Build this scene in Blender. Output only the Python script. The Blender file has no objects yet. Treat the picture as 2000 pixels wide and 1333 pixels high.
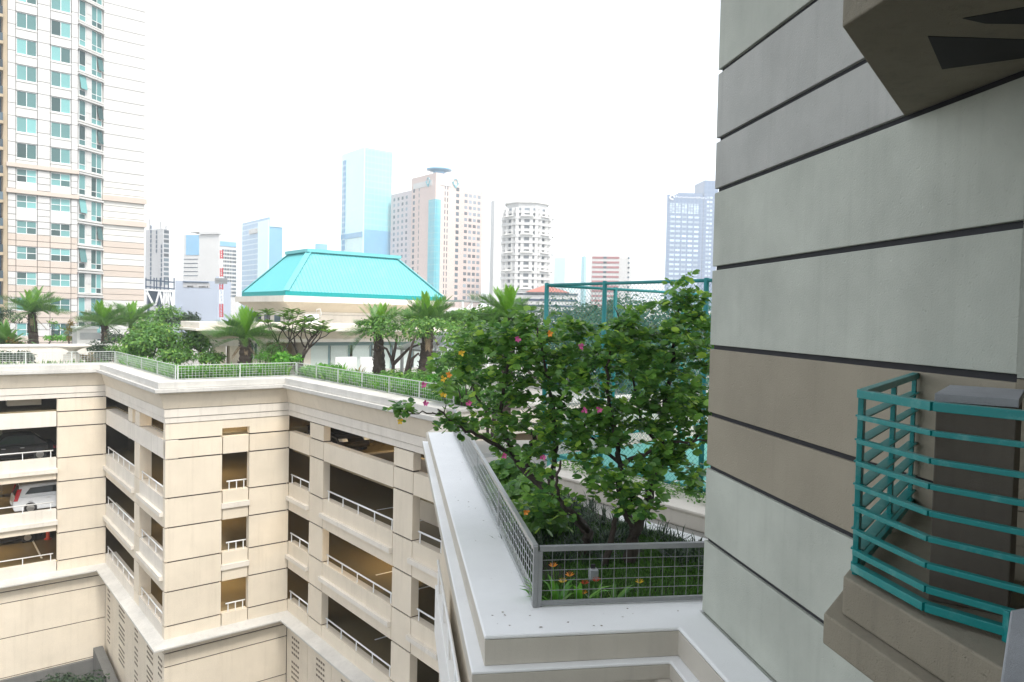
import bpy, bmesh, math, random
import numpy as np
from mathutils import Vector, Matrix, noise as mnoise

scene = bpy.context.scene
COL = scene.collection
R = math.radians
HAZE = 0.00058
ZC = 24.0                      # height of the camera above the street

# ------------------------------------------------------------------ camera
FPX, PITCH, ROLL = 1446.0, R(1.881), R(1.228)
cam_d = bpy.data.cameras.new('camera')
cam = bpy.data.objects.new('camera', cam_d)
COL.objects.link(cam)
cam_d.sensor_width = 36.0
cam_d.lens = FPX / 2000 * 36
cam_d.clip_start, cam_d.clip_end = 0.05, 6000
FW = Vector((0, math.cos(PITCH), -math.sin(PITCH)))
_r = Vector((1, 0, 0)); _u = _r.cross(FW)
RT = _r * math.cos(ROLL) + _u * math.sin(ROLL)
UP = -_r * math.sin(ROLL) + _u * math.cos(ROLL)
cam.matrix_world = Matrix(((RT.x, UP.x, -FW.x, 0), (RT.y, UP.y, -FW.y, 0), (RT.z, UP.z, -FW.z, ZC), (0, 0, 0, 1)))
scene.camera = cam

# ------------------------------------------------------------------ world, sun, exposure
SUN_EL, SUN_AZ = R(54), R(147)          # azimuth clockwise from +y: the sun stands behind and to the right
world = bpy.data.worlds.new('World'); scene.world = world; world.use_nodes = True
wn, wl = world.node_tree.nodes, world.node_tree.links
wn.clear()
sky = wn.new('ShaderNodeTexSky'); sky.sky_type = 'NISHITA'; sky.sun_disc = False
sky.sun_elevation = SUN_EL; sky.sun_rotation = SUN_AZ
sky.air_density = 1.0; sky.dust_density = 1.5; sky.ozone_density = 1.0; sky.altitude = 20
hs = wn.new('ShaderNodeHueSaturation'); hs.inputs['Saturation'].default_value = 0.22
bg = wn.new('ShaderNodeBackground'); bg.inputs['Strength'].default_value = 0.15
wo = wn.new('ShaderNodeOutputWorld')
wl.new(sky.outputs[0], hs.inputs['Color']); wl.new(hs.outputs[0], bg.inputs['Color']); wl.new(bg.outputs[0], wo.inputs['Surface'])
sun_d = bpy.data.lights.new('sun', 'SUN'); sun_d.energy = 1.25; sun_d.angle = R(14); sun_d.color = (1.0, 0.95, 0.88)
sun = bpy.data.objects.new('sun', sun_d); COL.objects.link(sun)
sdir = Vector((math.sin(SUN_AZ) * math.cos(SUN_EL), math.cos(SUN_AZ) * math.cos(SUN_EL), math.sin(SUN_EL)))
sun.rotation_euler = sdir.to_track_quat('Z', 'Y').to_euler()
sun.location = (0, -20, 80)
vs = scene.view_settings
vs.view_transform = 'Standard'; vs.look = 'None'; vs.gamma = 1.0; vs.exposure = 1.36; vs.use_curve_mapping = False
scene.cycles.max_bounces = 8; scene.cycles.diffuse_bounces = 4; scene.cycles.volume_bounces = 1
scene.cycles.transparent_max_bounces = 12
scene.cycles.use_denoising = True

# ------------------------------------------------------------------ frames (z is measured from the camera height)
YB, YE = R(50.83), R(-8.934)
VB = Vector((math.sin(YB), math.cos(YB), 0)); VC = Vector((math.cos(YB), -math.sin(YB), 0))
VE = Vector((math.sin(YE), math.cos(YE), 0)); VF = Vector((math.cos(YE), -math.sin(YE), 0))
def CP(b, d, z): return VB * b - VC * d + Vector((0, 0, ZC + z))      # car park axes: b along the front, d away
def NB(f, e, z): return VF * f + VE * e + Vector((0, 0, ZC + z))      # own building axes: f to the right, e away
def WD(x, y, z): return Vector((x, y, ZC + z))
ROTC, ROTE = math.pi / 2 - YB, -YE
def ray(px, py): return FW + RT * ((px - 1000) / FPX) - UP * ((py - 666.5) / FPX)
def at(px, py, Y):                       # a measured direction carried out to distance Y
    d = ray(px, py); p = d * (Y / d.y); return Vector((p.x, p.y, p.z + ZC))
def ond(px, py, dd):                     # where a sight line meets the car park plane d = dd -> (b, z)
    v = ray(px, py); t = dd / -(v.dot(VC)); p = v * t; return p.dot(VB), p.z
def onz(px, py, z):
    v = ray(px, py); p = v * (z / v.z); return Vector((p.x, p.y, ZC + z))

# ------------------------------------------------------------------ mesh collector and object helpers
class MB:
    def __init__(s): s.v = []; s.f = []
    def add(s, vs_, fs):
        n = len(s.v); s.v.extend(vs_); s.f.extend([tuple(i + n for i in f) for f in fs]); return s
    def box(s, fr, a0, a1, b0, b1, c0, c1):
        s.add([fr(x, y, z) for z in (c0, c1) for y in (b0, b1) for x in (a0, a1)],
              [(0, 2, 3, 1), (4, 5, 7, 6), (0, 1, 5, 4), (2, 6, 7, 3), (0, 4, 6, 2), (1, 3, 7, 5)]); return s
    def prism(s, fr, poly, z0, z1):
        n = len(poly)
        s.add([fr(x, y, z0) for x, y in poly] + [fr(x, y, z1) for x, y in poly],
              [tuple(range(n))[::-1], tuple(range(n, 2 * n))] + [(i, (i + 1) % n, n + (i + 1) % n, n + i) for i in range(n)]); return s
    def hexa(s, p):                       # eight corners, bottom four then top four
        return s.add(list(p), [(0, 3, 2, 1), (4, 5, 6, 7), (0, 1, 5, 4), (1, 2, 6, 5), (2, 3, 7, 6), (3, 0, 4, 7)])
    def bar(s, p, q, w, h=None, up=Vector((0, 0, 1))):
        h = h or w; t = (q - p)
        if t.length < 1e-6: return s
        t.normalize()
        if abs(t.dot(up)) > .99: up = Vector((1, 0, 0))
        a = t.cross(up).normalized() * (w / 2); b = a.cross(t).normalized() * (h / 2)
        return s.hexa([p - a - b, p + a - b, q + a - b, q - a - b, p - a + b, p + a + b, q + a + b, q - a + b])
    def tube(s, pts, rad, n=6, cap=True):
        if not isinstance(rad, (list, tuple)): rad = [rad] * len(pts)
        base = len(s.v); m = len(pts); ref = Vector((.3, .2, 1)).normalized()
        for i, p in enumerate(pts):
            t = (pts[min(i + 1, m - 1)] - pts[max(i - 1, 0)]).normalized()
            a = t.cross(ref)
            if a.length < .05: a = t.cross(Vector((1, 0, 0)))
            a.normalize(); b = t.cross(a)
            for k in range(n):
                an = 2 * math.pi * k / n; s.v.append(p + (a * math.cos(an) + b * math.sin(an)) * rad[i])
        for i in range(m - 1):
            for k in range(n):
                s.f.append((base + i * n + k, base + i * n + (k + 1) % n, base + (i + 1) * n + (k + 1) % n, base + (i + 1) * n + k))
        if cap:
            s.f.append(tuple(base + k for k in range(n))[::-1]); s.f.append(tuple(base + (m - 1) * n + k for k in range(n)))
        return s
    def lathe(s, c, prof, n=16):
        base = len(s.v); m = len(prof)
        for r_, z in prof:
            for k in range(n):
                an = 2 * math.pi * k / n; s.v.append(c + Vector((r_ * math.cos(an), r_ * math.sin(an), z)))
        for i in range(m - 1):
            for k in range(n):
                s.f.append((base + i * n + k, base + i * n + (k + 1) % n, base + (i + 1) * n + (k + 1) % n, base + (i + 1) * n + k))
        s.f.append(tuple(base + k for k in range(n))[::-1]); s.f.append(tuple(base + (m - 1) * n + k for k in range(n)))
        return s
    def build(s, name, mat, parent=None, smooth=False, bevel=0, kind=None, label=None):
        me = bpy.data.meshes.new(name)
        inv = MW[parent.name].inverted() if parent else Matrix()
        me.from_pydata([tuple(inv @ v) for v in s.v], [], s.f)
        if smooth: me.polygons.foreach_set('use_smooth', [True] * len(me.polygons))
        return put(name, me, mat, parent, bevel=bevel, kind=kind, label=label)
MW = {}
def put(name, me, mat, parent=None, loc=None, mtx=None, bevel=0, kind=None, label=None):
    o = bpy.data.objects.new(name, me); COL.objects.link(o)
    if mat and not me.materials: me.materials.append(mat)
    if parent: o.parent = parent; MW[o.name] = MW[parent.name]
    else: MW[o.name] = Matrix()
    if mtx is not None: o.matrix_basis = mtx
    elif loc is not None: o.location = loc
    if bevel:
        m = o.modifiers.new('bevel', 'BEVEL'); m.width = bevel; m.segments = 2; m.limit_method = 'ANGLE'; m.angle_limit = R(40)
    if kind: o['kind'] = kind
    if label: o['label'] = label
    return o
def thing(name, label, cat, loc, rot=0.0, group=None):
    o = bpy.data.objects.new(name, None); COL.objects.link(o)
    o.empty_display_size = .3
    o.location = loc; o.rotation_euler = (0, 0, rot)
    MW[o.name] = Matrix.Translation(loc) @ Matrix.Rotation(rot, 4, 'Z')
    o['label'] = label; o['category'] = cat
    if group: o['group'] = group
    return o
def tag(o, label=None, cat=None, group=None, kind=None):
    if label: o['label'] = label
    if cat: o['category'] = cat
    if group: o['group'] = group
    if kind: o['kind'] = kind
    return o
def npmesh(name, V, Fq):
    """mesh from numpy arrays; all faces have the same number of corners"""
    me = bpy.data.meshes.new(name); k = Fq.shape[1]
    me.vertices.add(len(V)); me.vertices.foreach_set('co', V.astype(np.float32).ravel())
    me.loops.add(Fq.size); me.loops.foreach_set('vertex_index', Fq.astype(np.int32).ravel())
    me.polygons.add(len(Fq)); me.polygons.foreach_set('loop_start', np.arange(0, Fq.size, k, dtype=np.int32))
    me.update(calc_edges=True)
    return me
def cloud(name, tv, tf, mats, mat, parent=None, kind='stuff', label=None):
    """many copies of one small template (tv verts, tf faces) placed by 4x4 matrices, as one mesh"""
    M = np.array([[list(r) for r in m] for m in mats]); tv = np.array([tuple(v) for v in tv]); tf = np.array(tf)
    V = np.einsum('nij,kj->nki', M[:, :3, :3], tv) + M[:, None, :3, 3]
    F_ = (tf[None] + (np.arange(len(M)) * len(tv))[:, None, None]).reshape(-1, tf.shape[1])
    V = V.reshape(-1, 3)
    if parent:
        I = np.array([list(r) for r in MW[parent.name].inverted()]); V = V @ I[:3, :3].T + I[:3, 3]
    return put(name, npmesh(name, V, F_), mat, parent, kind=kind, label=label)
def orient(pos, nrm, tip, s=1.0):
    """matrix: local z along nrm, local y towards tip"""
    z = nrm.normalized(); x = tip.cross(z)
    if x.length < 1e-4: x = Vector((1, 0, 0)).cross(z)
    x.normalize(); y = z.cross(x)
    return Matrix(((x.x * s, y.x * s, z.x * s, pos.x), (x.y * s, y.y * s, z.y * s, pos.y), (x.z * s, y.z * s, z.z * s, pos.z), (0, 0, 0, 1)))

# ------------------------------------------------------------------ materials
def nodes(name):
    m = bpy.data.materials.new(name); m.use_nodes = True; nt = m.node_tree
    return m, nt.nodes, nt.links, nt.nodes['Principled BSDF']
def mixc(n, l, fac, a, b, mode='MIX'):
    x = n.new('ShaderNodeMix'); x.data_type = 'RGBA'; x.blend_type = mode
    for sock, val in ((0, fac), (6, a), (7, b)):
        if hasattr(val, 'links') or hasattr(val, 'is_linked'): l.new(val, x.inputs[sock])
        elif sock == 0: x.inputs[0].default_value = val
        else: x.inputs[sock].default_value = (*val, 1)
    return x.outputs[2]
def tex(n, l, scale, detail=5, vec=(1, 1, 1), kind='noise', rough=.6):
    tc = n.new('ShaderNodeTexCoord'); mp = n.new('ShaderNodeMapping'); mp.inputs['Scale'].default_value = vec
    l.new(tc.outputs['Object'], mp.inputs[0])
    t = n.new('ShaderNodeTexNoise' if kind == 'noise' else 'ShaderNodeTexVoronoi')
    t.inputs['Scale'].default_value = scale
    if kind == 'noise': t.inputs['Detail'].default_value = detail; t.inputs['Roughness'].default_value = rough
    l.new(mp.outputs[0], t.inputs['Vector'])
    return t.outputs[0]
def ramp(n, l, src, p0, p1, c0=(0, 0, 0), c1=(1, 1, 1)):
    r = n.new('ShaderNodeValToRGB'); l.new(src, r.inputs[0])
    r.color_ramp.elements[0].position = p0; r.color_ramp.elements[1].position = p1
    r.color_ramp.elements[0].color = (*c0, 1); r.color_ramp.elements[1].color = (*c1, 1)
    return r.outputs[0]
def plaster(name, col, dirt=(.25, .23, .2), amt=.35, streak=.3, rough=.85, bump=.15, scale=1.0, pit=0.0, vary=.05):
    """painted render: blotches, vertical run-off streaks, grain, slight change from panel to panel"""
    m, n, l, p = nodes(name)
    big = ramp(n, l, tex(n, l, .7 * scale, 6), .35, .75)
    st = ramp(n, l, tex(n, l, 1.0 * scale, 5, (5, 5, .22)), .52, .8)
    c = mixc(n, l, big, col, tuple(x * (1 - .28 * amt) for x in col))
    f = n.new('ShaderNodeMath'); f.operation = 'MULTIPLY'; f.inputs[1].default_value = streak; l.new(st, f.inputs[0])
    c = mixc(n, l, f.outputs[0], c, dirt)
    sp = ramp(n, l, tex(n, l, 26 * scale, 3), .66, .78)
    f2 = n.new('ShaderNodeMath'); f2.operation = 'MULTIPLY'; f2.inputs[1].default_value = .28 * amt; l.new(sp, f2.inputs[0])
    c = mixc(n, l, f2.outputs[0], c, dirt)
    oi = n.new('ShaderNodeObjectInfo'); mr = n.new('ShaderNodeMapRange')
    mr.inputs['To Min'].default_value = 1 - vary; mr.inputs['To Max'].default_value = 1 + vary * .6
    l.new(oi.outputs['Random'], mr.inputs[0])
    hv = n.new('ShaderNodeHueSaturation'); l.new(mr.outputs[0], hv.inputs['Value']); l.new(c, hv.inputs['Color'])
    l.new(hv.outputs[0], p.inputs['Base Color']); p.inputs['Roughness'].default_value = rough
    p.inputs['Specular IOR Level'].default_value = .25
    b = n.new('ShaderNodeBump'); b.inputs['Strength'].default_value = bump; b.inputs['Distance'].default_value = .02
    h = tex(n, l, 40 * scale, 6, rough=.7)
    if pit:
        pv = ramp(n, l, tex(n, l, 14 * scale, 2), .28, .36)
        mm = n.new('ShaderNodeMath'); mm.operation = 'MULTIPLY_ADD'; mm.inputs[1].default_value = pit; l.new(pv, mm.inputs[0]); l.new(h, mm.inputs[2]); h = mm.outputs[0]
    l.new(h, b.inputs['Height']); l.new(b.outputs[0], p.inputs['Normal'])
    return m
def paint(name, col, rough=.45, metal=0.0, wear=(.3, .28, .25), amt=.2, scale=6.0, bump=.05, spec=.5):
    m, n, l, p = nodes(name)
    w = ramp(n, l, tex(n, l, scale, 6), .55, .75)
    f = n.new('ShaderNodeMath'); f.operation = 'MULTIPLY'; f.inputs[1].default_value = amt; l.new(w, f.inputs[0])
    c = mixc(n, l, f.outputs[0], col, wear); l.new(c, p.inputs['Base Color'])
    p.inputs['Roughness'].default_value = rough; p.inputs['Metallic'].default_value = metal; p.inputs['Specular IOR Level'].default_value = spec
    if bump:
        b = n.new('ShaderNodeBump'); b.inputs['Strength'].default_value = bump; b.inputs['Distance'].default_value = .01
        l.new(tex(n, l, scale * 8, 4), b.inputs['Height']); l.new(b.outputs[0], p.inputs['Normal'])
    return m
def leafmat(name, a, b, c=None, rough=.4, trans=.35, third=.12):
    """foliage: every leaf (mesh island) has its own tint; some light passes through"""
    m, n, l, p = nodes(name)
    g = n.new('ShaderNodeNewGeometry'); oi = n.new('ShaderNodeObjectInfo')
    ad = n.new('ShaderNodeMath'); ad.operation = 'ADD'; l.new(g.outputs['Random Per Island'], ad.inputs[0]); l.new(oi.outputs['Random'], ad.inputs[1])
    fr = n.new('ShaderNodeMath'); fr.operation = 'FRACT'; l.new(ad.outputs[0], fr.inputs[0])
    r = n.new('ShaderNodeValToRGB'); l.new(fr.outputs[0], r.inputs[0])
    e = r.color_ramp.elements; e[0].color = (*a, 1); e[1].color = (*b, 1); e[1].position = 1 - (third if c else 0)
    if c: x = e.new(1 - third * .6); x.color = (*c, 1)
    l.new(r.outputs[0], p.inputs['Base Color']); p.inputs['Roughness'].default_value = rough
    p.inputs['Specular IOR Level'].default_value = .5
    t = n.new('ShaderNodeBsdfTranslucent')
    hv = n.new('ShaderNodeHueSaturation'); hv.inputs['Value'].default_value = 1.5; hv.inputs['Hue'].default_value = .485; l.new(r.outputs[0], hv.inputs['Color'])
    l.new(hv.outputs[0], t.inputs['Color'])
    mx = n.new('ShaderNodeMixShader'); mx.inputs[0].default_value = trans
    l.new(p.outputs[0], mx.inputs[1]); l.new(t.outputs[0], mx.inputs[2]); l.new(mx.outputs[0], n['Material Output'].inputs[0])
    return m
def glassmat(name, col, rough=.08, vary=.5, metal=0.0):
    """far window panes: tinted, mirror-like, tint changes from pane to pane (curtains behind)"""
    m, n, l, p = nodes(name)
    oi = n.new('ShaderNodeObjectInfo'); g = n.new('ShaderNodeNewGeometry')
    ad = n.new('ShaderNodeMath'); ad.operation = 'ADD'; l.new(g.outputs['Random Per Island'], ad.inputs[0]); l.new(oi.outputs['Random'], ad.inputs[1])
    fr = n.new('ShaderNodeMath'); fr.operation = 'FRACT'; l.new(ad.outputs[0], fr.inputs[0])
    r = n.new('ShaderNodeValToRGB'); l.new(fr.outputs[0], r.inputs[0])
    e = r.color_ramp.elements; e[0].color = (*[x * (1 - vary) for x in col], 1); e[1].color = (*[min(1, x * (1 + vary)) for x in col], 1)
    l.new(r.outputs[0], p.inputs['Base Color']); p.inputs['Roughness'].default_value = rough; p.inputs['Metallic'].default_value = metal
    return m
def plain(name, col, rough=.7, metal=0.0, emit=None, es=1.0, spec=.5):
    m, n, l, p = nodes(name)
    w = tex(n, l, 9, 4); c = mixc(n, l, w, tuple(x * .88 for x in col), tuple(min(1, x * 1.1) for x in col)); l.new(c, p.inputs['Base Color'])
    p.inputs['Roughness'].default_value = rough; p.inputs['Metallic'].default_value = metal; p.inputs['Specular IOR Level'].default_value = spec
    if emit: p.inputs['Emission Color'].default_value = (*emit, 1); p.inputs['Emission Strength'].default_value = es
    return m

CREAM = (.73, .65, .525)
M = {}
M['cream'] = plaster('cream_render', CREAM, dirt=(.36, .30, .22), amt=.4, streak=.2, bump=.12)
M['creampale'] = plaster('pale_cream_render', (.74, .69, .61), dirt=(.36, .33, .28), amt=.5, streak=.3, bump=.12)
M['coping'] = plaster('white_coping_paint', (.60, .585, .545), dirt=(.3, .3, .29), amt=.8, streak=.3, bump=.15)
M['joint'] = plain('dark_joint', (.07, .055, .05), .9)
M['jointgrey'] = plain('charcoal_joint', (.035, .036, .04), .9)
M['leafdead'] = leafmat('dead_frond', (.14, .10, .06), (.25, .19, .11), None, .7, .2)
M['parapet'] = plaster('white_parapet_paint', (.84, .85, .845), dirt=(.25, .26, .25), amt=.22, streak=.03, bump=.22, scale=1.6)
M['riser'] = plaster('riser_painted_shade', (.56, .525, .455), dirt=(.2, .19, .17), amt=.45, streak=.16, bump=.25, scale=1.6)  # darker beige puts the shade of the upright parapet faces into their colour
M['greygreen'] = plaster('grey_green_render', (.505, .53, .465), dirt=(.27, .28, .245), amt=.75, streak=.2, bump=.35, scale=1.7, pit=.7)
M['greyblue'] = plaster('grey_render', (.475, .48, .45), dirt=(.25, .25, .235), amt=.75, streak=.3, bump=.35, scale=1.7, pit=.7)
M['beige'] = plaster('beige_render', (.34, .305, .235), dirt=(.16, .145, .115), amt=.55, streak=.12, bump=.35, scale=1.7, pit=.7)
M['ledge'] = plaster('brown_grey_ledge', (.29, .262, .20), dirt=(.09, .085, .075), amt=.9, streak=.3, bump=.5, scale=2.4, pit=.8)
M['sill'] = plaster('grey_sill', (.42, .44, .46), dirt=(.12, .12, .12), amt=.9, streak=.1, bump=.5, scale=3)
M['teal'] = paint('teal_gloss_paint', (.0, .21, .205), .35, wear=(.16, .38, .36), amt=.55, scale=11, bump=.12)
M['tealpost'] = paint('teal_post_paint', (.005, .20, .20), .5, wear=(.08, .3, .3), amt=.3)
M['roofteal'] = paint('teal_roof_sheet', (.16, .50, .52), .5, wear=(.24, .57, .58), amt=.5, scale=1.2, bump=0)
M['galv'] = paint('galvanised_steel', (.42, .43, .43), .42, .55, wear=(.3, .3, .3), amt=.4, scale=7)
M['greyframe'] = paint('grey_steel_paint', (.26, .27, .27), .5, .2, wear=(.38, .38, .38), amt=.35, scale=8)
M['white'] = paint('white_paint', (.78, .79, .78), .5, wear=(.5, .5, .48), amt=.25)
M['fencepale'] = paint('pale_grey_fence_paint', (.50, .53, .50), .5, amt=.3, bump=0)
M['streetgrey'] = plaster('street_wall_grey', (.17, .17, .16), dirt=(.08, .08, .075), amt=.8, streak=.4)
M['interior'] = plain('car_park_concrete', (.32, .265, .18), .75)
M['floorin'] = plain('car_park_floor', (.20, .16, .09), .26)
M['soil'] = plain('dark_soil', (.03, .032, .018), .95)
M['paving'] = plaster('pale_paving', (.40, .39, .36), dirt=(.25, .24, .22), amt=.6, streak=0, bump=.2)
M['bark'] = plaster('grey_brown_bark', (.075, .06, .05), dirt=(.02, .018, .015), amt=1, streak=.6, bump=.8, scale=5)
M['palmbark'] = plaster('palm_trunk', (.07, .055, .045), dirt=(.025, .02, .018), amt=1, streak=.4, bump=.9, scale=4)
M['leafbau'] = leafmat('orchid_tree_leaf', (.055, .165, .045), (.18, .37, .065), (.34, .54, .08), rough=.27, trans=.42, third=.12)
M['leafpalm'] = leafmat('palm_leaf', (.05, .14, .035), (.11, .25, .04), None, .42, .35)
M['leafpalmb'] = leafmat('young_palm_leaf', (.10, .27, .02), (.17, .36, .03), None, .42, .45)
M['leafshrub'] = leafmat('shrub_leaf', (.05, .15, .03), (.13, .29, .045), (.22, .36, .06), .45, .35)
M['leafdark'] = leafmat('dark_shrub_leaf', (.02, .045, .025), (.05, .09, .04), None, .5, .2)
M['leaflily'] = leafmat('lily_leaf', (.05, .21, .02), (.12, .36, .03), (.24, .46, .08), .42, .4)
M['leafgold'] = leafmat('golden_leaf', (.14, .11, .02), (.22, .16, .03), None, .5, .3)
M['leaffrang'] = leafmat('frangipani_leaf', (.05, .13, .02), (.13, .26, .03), None, .4, .35)
M['leaffar'] = leafmat('far_tree_leaf', (.03, .08, .03), (.06, .13, .05), None, .5, .3)
M['grass'] = leafmat('grass_blade', (.03, .10, .012), (.08, .20, .025), None, .6, .3)
M['pink'] = plain('pink_petal', (.62, .10, .30), .5)
M['orange'] = plain('orange_petal', (.85, .30, .03), .5)
M['yellow'] = plain('yellow_petal', (.80, .52, .03), .5)
M['red'] = plain('red_orange_paint', (.55, .07, .03), .5)
M['court'] = plain('green_court', (.12, .40, .335), .7)
M['black'] = plain('painted_void_and_letters', (.008, .008, .008), .8)
M['rubber'] = plain('tyre_rubber', (.012, .012, .012), .7)
M['chrome'] = plain('alloy_wheel', (.62, .62, .62), .3, .9)
M['carwhite'] = plain('white_car_paint', (.62, .64, .66), .15, 0.0, spec=.6)
M['carblack'] = plain('black_car_paint', (.006, .006, .008), .1, 0.0, spec=.7)
M['carglass'] = plain('car_glass', (.012, .02, .022), .05, 0.0, spec=.8)
M['taillight'] = plain('tail_light_red', (.38, .012, .015), .15)
M['headlight'] = plain('headlight_glass', (.75, .78, .8), .1)
M['asphalt'] = plain('asphalt', (.05, .05, .05), .9)
rnd = random.Random(7)
# ================================================================== ground
g = MB().box(WD, -900, 900, -200, 2600, -24.6, -24).build('ground', M['asphalt'], kind='structure')

# ================================================================== CAR PARK
CD, CA, CB_, CC = 49.37, 9.09, 36.17, 14.97      # wall planes: d of D, b of A, d of B, b of C
CEND = 22.12
park = thing('car_park', 'cream multi-storey car park with open parking decks and a planted roof terrace', 'car park', CP(15, 42, -24), ROTC)
G = .035
ROWS = [-5.26, -6.03, -6.91, -8.72, -10.1, -11.71, -13.1, -14.71, -15.4]
TH = .34
def pan(fr, x0, x1, z0, z1, gx0=G, gx1=G, gz0=G, gz1=G, mat='cream', th=TH, name='wall_panel', out=0.0):
    """a facade panel; fr(x, t, z): x along the wall, t into the wall"""
    MB().box(fr, x0 + gx0, x1 - gx1, -out, th, z0 + gz0, z1 - gz1).build(name, M[mat], park)
frB = lambda x, t, z: CP(x, CB_ + t, z)
frD = lambda x, t, z: CP(x, CD + t, z)
frA = lambda x, t, z: CP(CA + t, x, z)
frC = lambda x, t, z: CP(CC + t, x, z)
jm = MB()
def joint(fr, x0, x1, z0, z1, th=TH, d=.05): jm.box(fr, x0 + .09, x1 - .09, d, th - .01, z0, z1)
def rail(fr, x0, x1, z, name='guard_rail', t=.1, step=1.15, h=.42):
    """white tube rail with short posts standing on an upstand"""
    r_ = MB().tube([fr(x0, t, z + h), fr(x1, t, z + h)], .035, 8).build(name, M['white'], park, smooth=True)
    n = max(2, int(round((x1 - x0) / step)) + 1)
    for i in range(n):
        x = x0 + .12 + (x1 - x0 - .24) * i / (n - 1)
        MB().tube([fr(x, t, z - .01), fr(x, t, z + h - .02)], .026, 6).build('post', M['white'], r_)
# --- B: the front between the two corners; one window bay between two panelled piers
for x0, x1 in ((CA, 11.65), (12.95, CC)):
    for z1, z0 in zip(ROWS[:-1], ROWS[1:]):
        pan(frB, x0, x1, z0, z1, 0 if x0 == CA else .012, 0 if x1 == CC else .012, G, G if z1 != ROWS[0] else 0)
joint(frB, CA + .06, 11.66, -15.4, -5.27); joint(frB, 12.94, CC - .02, -15.4, -5.27)
pan(frB, 11.65, 12.95, -5.66, -5.26, -.03, -.03, 0, 0)
pan(frB, 11.65, 12.95, -6.89, -6.06, G, G, 0, 0)
for k in range(3):
    s = -3.0 * k
    if k < 2:
        pan(frB, 11.65, 12.95, -9.30 + s, -8.70 + s, G, G, 0, 0)
        pan(frB, 11.62, 12.98, -9.55 + s, -9.30 + s, 0, 0, .003, .003, 'creampale', out=.09, name='sill_ledge')
        pan(frB, 11.65, 12.95, -10.1 + s, -9.55 + s, G, G, 0, 0)
    else: pan(frB, 11.65, 12.95, -15.4, -14.70, G, G, 0, 0)
    rail(frB, 11.9, 12.85, -8.70 + s, step=.4)
# --- D: the recessed front at the left
for z1, z0 in zip(ROWS[:-1], ROWS[1:]): pan(frD, 6.58, CA - .002, z0, z1, .012, 0)
joint(frD, 6.60, CA - .05, -15.4, -5.27)
pan(frD, -6, 6.58, -6.86, -6.02, 0, G, 0, 0, 'creampale')
for k in range(3):
    s = -3.0 * k; lo = -15.4 if k == 2 else -9.30 + s
    pan(frD, -6, 6.58, lo, -8.68 + s, 0, G, 0, 0, 'creampale')
    if k < 2:
        pan(frD, -6, 6.60, -9.55 + s, -9.30 + s, 0, 0, .003, .003, 'creampale', out=.16, name='sill_ledge')
        pan(frD, -6, 6.58, -9.92 + s, -9.55 + s, 0, G, 0, 0)
    rail(frD, -2.0, 6.4, -8.68 + s, step=1.3)
# --- A: the return wall, two bays and a pier
THA = .57
for (x0, x1) in ((41.05, 42.15),):
    for z1, z0 in list(zip(ROWS[:-1], ROWS[1:]))[2:]: pan(frA, x0, x1, z0, z1, 0, 0, .015, .015, th=THA)
for (x0, x1) in ((42.6, 43.65), (41.05, 42.05)): pan(frA, x0, x1, -6.03, -5.26, th=THA)
for (x0, x1) in ((43.65, CD - .01), (42.1, 43.65), (41.05, 42.1), (36.18, 41.05)): pan(frA, x0, x1, -6.91, -6.03, .008, .008, 0, 0, 'creampale', th=THA)
for k in range(3):
    s = -3.0 * k
    for (x0, x1) in ((42.15, CD - .01), (36.53, 41.05)):
        lo = -15.4 if k == 2 else -9.42 + s
        pan(frA, x0, x1, lo, -8.72 + s, .01, .01, 0, 0, 'creampale', th=THA)
        if k < 2:
            pan(frA, x0 - .03, x1 + .03, -9.62 + s, -9.42 + s, 0, 0, .003, .003, 'creampale', th=THA, out=.16, name='sill_ledge')
            pan(frA, x0, x1, -10.1 + s, -9.62 + s, .01, .01, 0, 0, th=THA)
        rail(frA, x0 + .15, x1 - .1, -8.72 + s, step=1.4)
# --- C: the long side running back towards the camera
for (x0, x1) in ((32.12, 33.65), (24.2, 25.68)):
    for z1, z0 in zip(ROWS[:-1], ROWS[1:]): pan(frC, x0, x1, z0, z1, .012, .012)
joint(frC, 32.14, 33.63, -15.4, -5.27); joint(frC, 24.22, 25.66, -15.4, -5.27)
BAYS = ((33.65, CB_ - .01), (25.68, 32.12), (CEND, 24.2))
for x0, x1 in BAYS:
    pan(frC, x0, x1, -6.91, -6.05, .03, .03, 0, 0)
    for k in range(3):
        s = -3.0 * k
        lo = -15.4 if k == 2 and x0 > 25 else -9.36 + s
        pan(frC, x0, x1, lo, -8.70 + s, .03, .03, 0, 0)
        if not (k == 2 and x0 > 25):
            pan(frC, x0 + .03, x1 + (.1 if x0 != 33.65 else -.02), -9.56 + s, -9.36 + s, 0, 0, .003, .003, 'creampale', out=.15, name='sill_ledge')
            pan(frC, x0, x1, -10.08 + s, -9.56 + s, .03, .03, 0, 0)
        rail(frC, x0 + .1, x1 - (.3 if x0 != 33.65 else .1), -8.70 + s, step=1.5)
pan(frC, CEND, 24.2, -18.3, -15.9); 
jm.build('panel_joints', M['joint'], park, kind='stuff')
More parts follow.
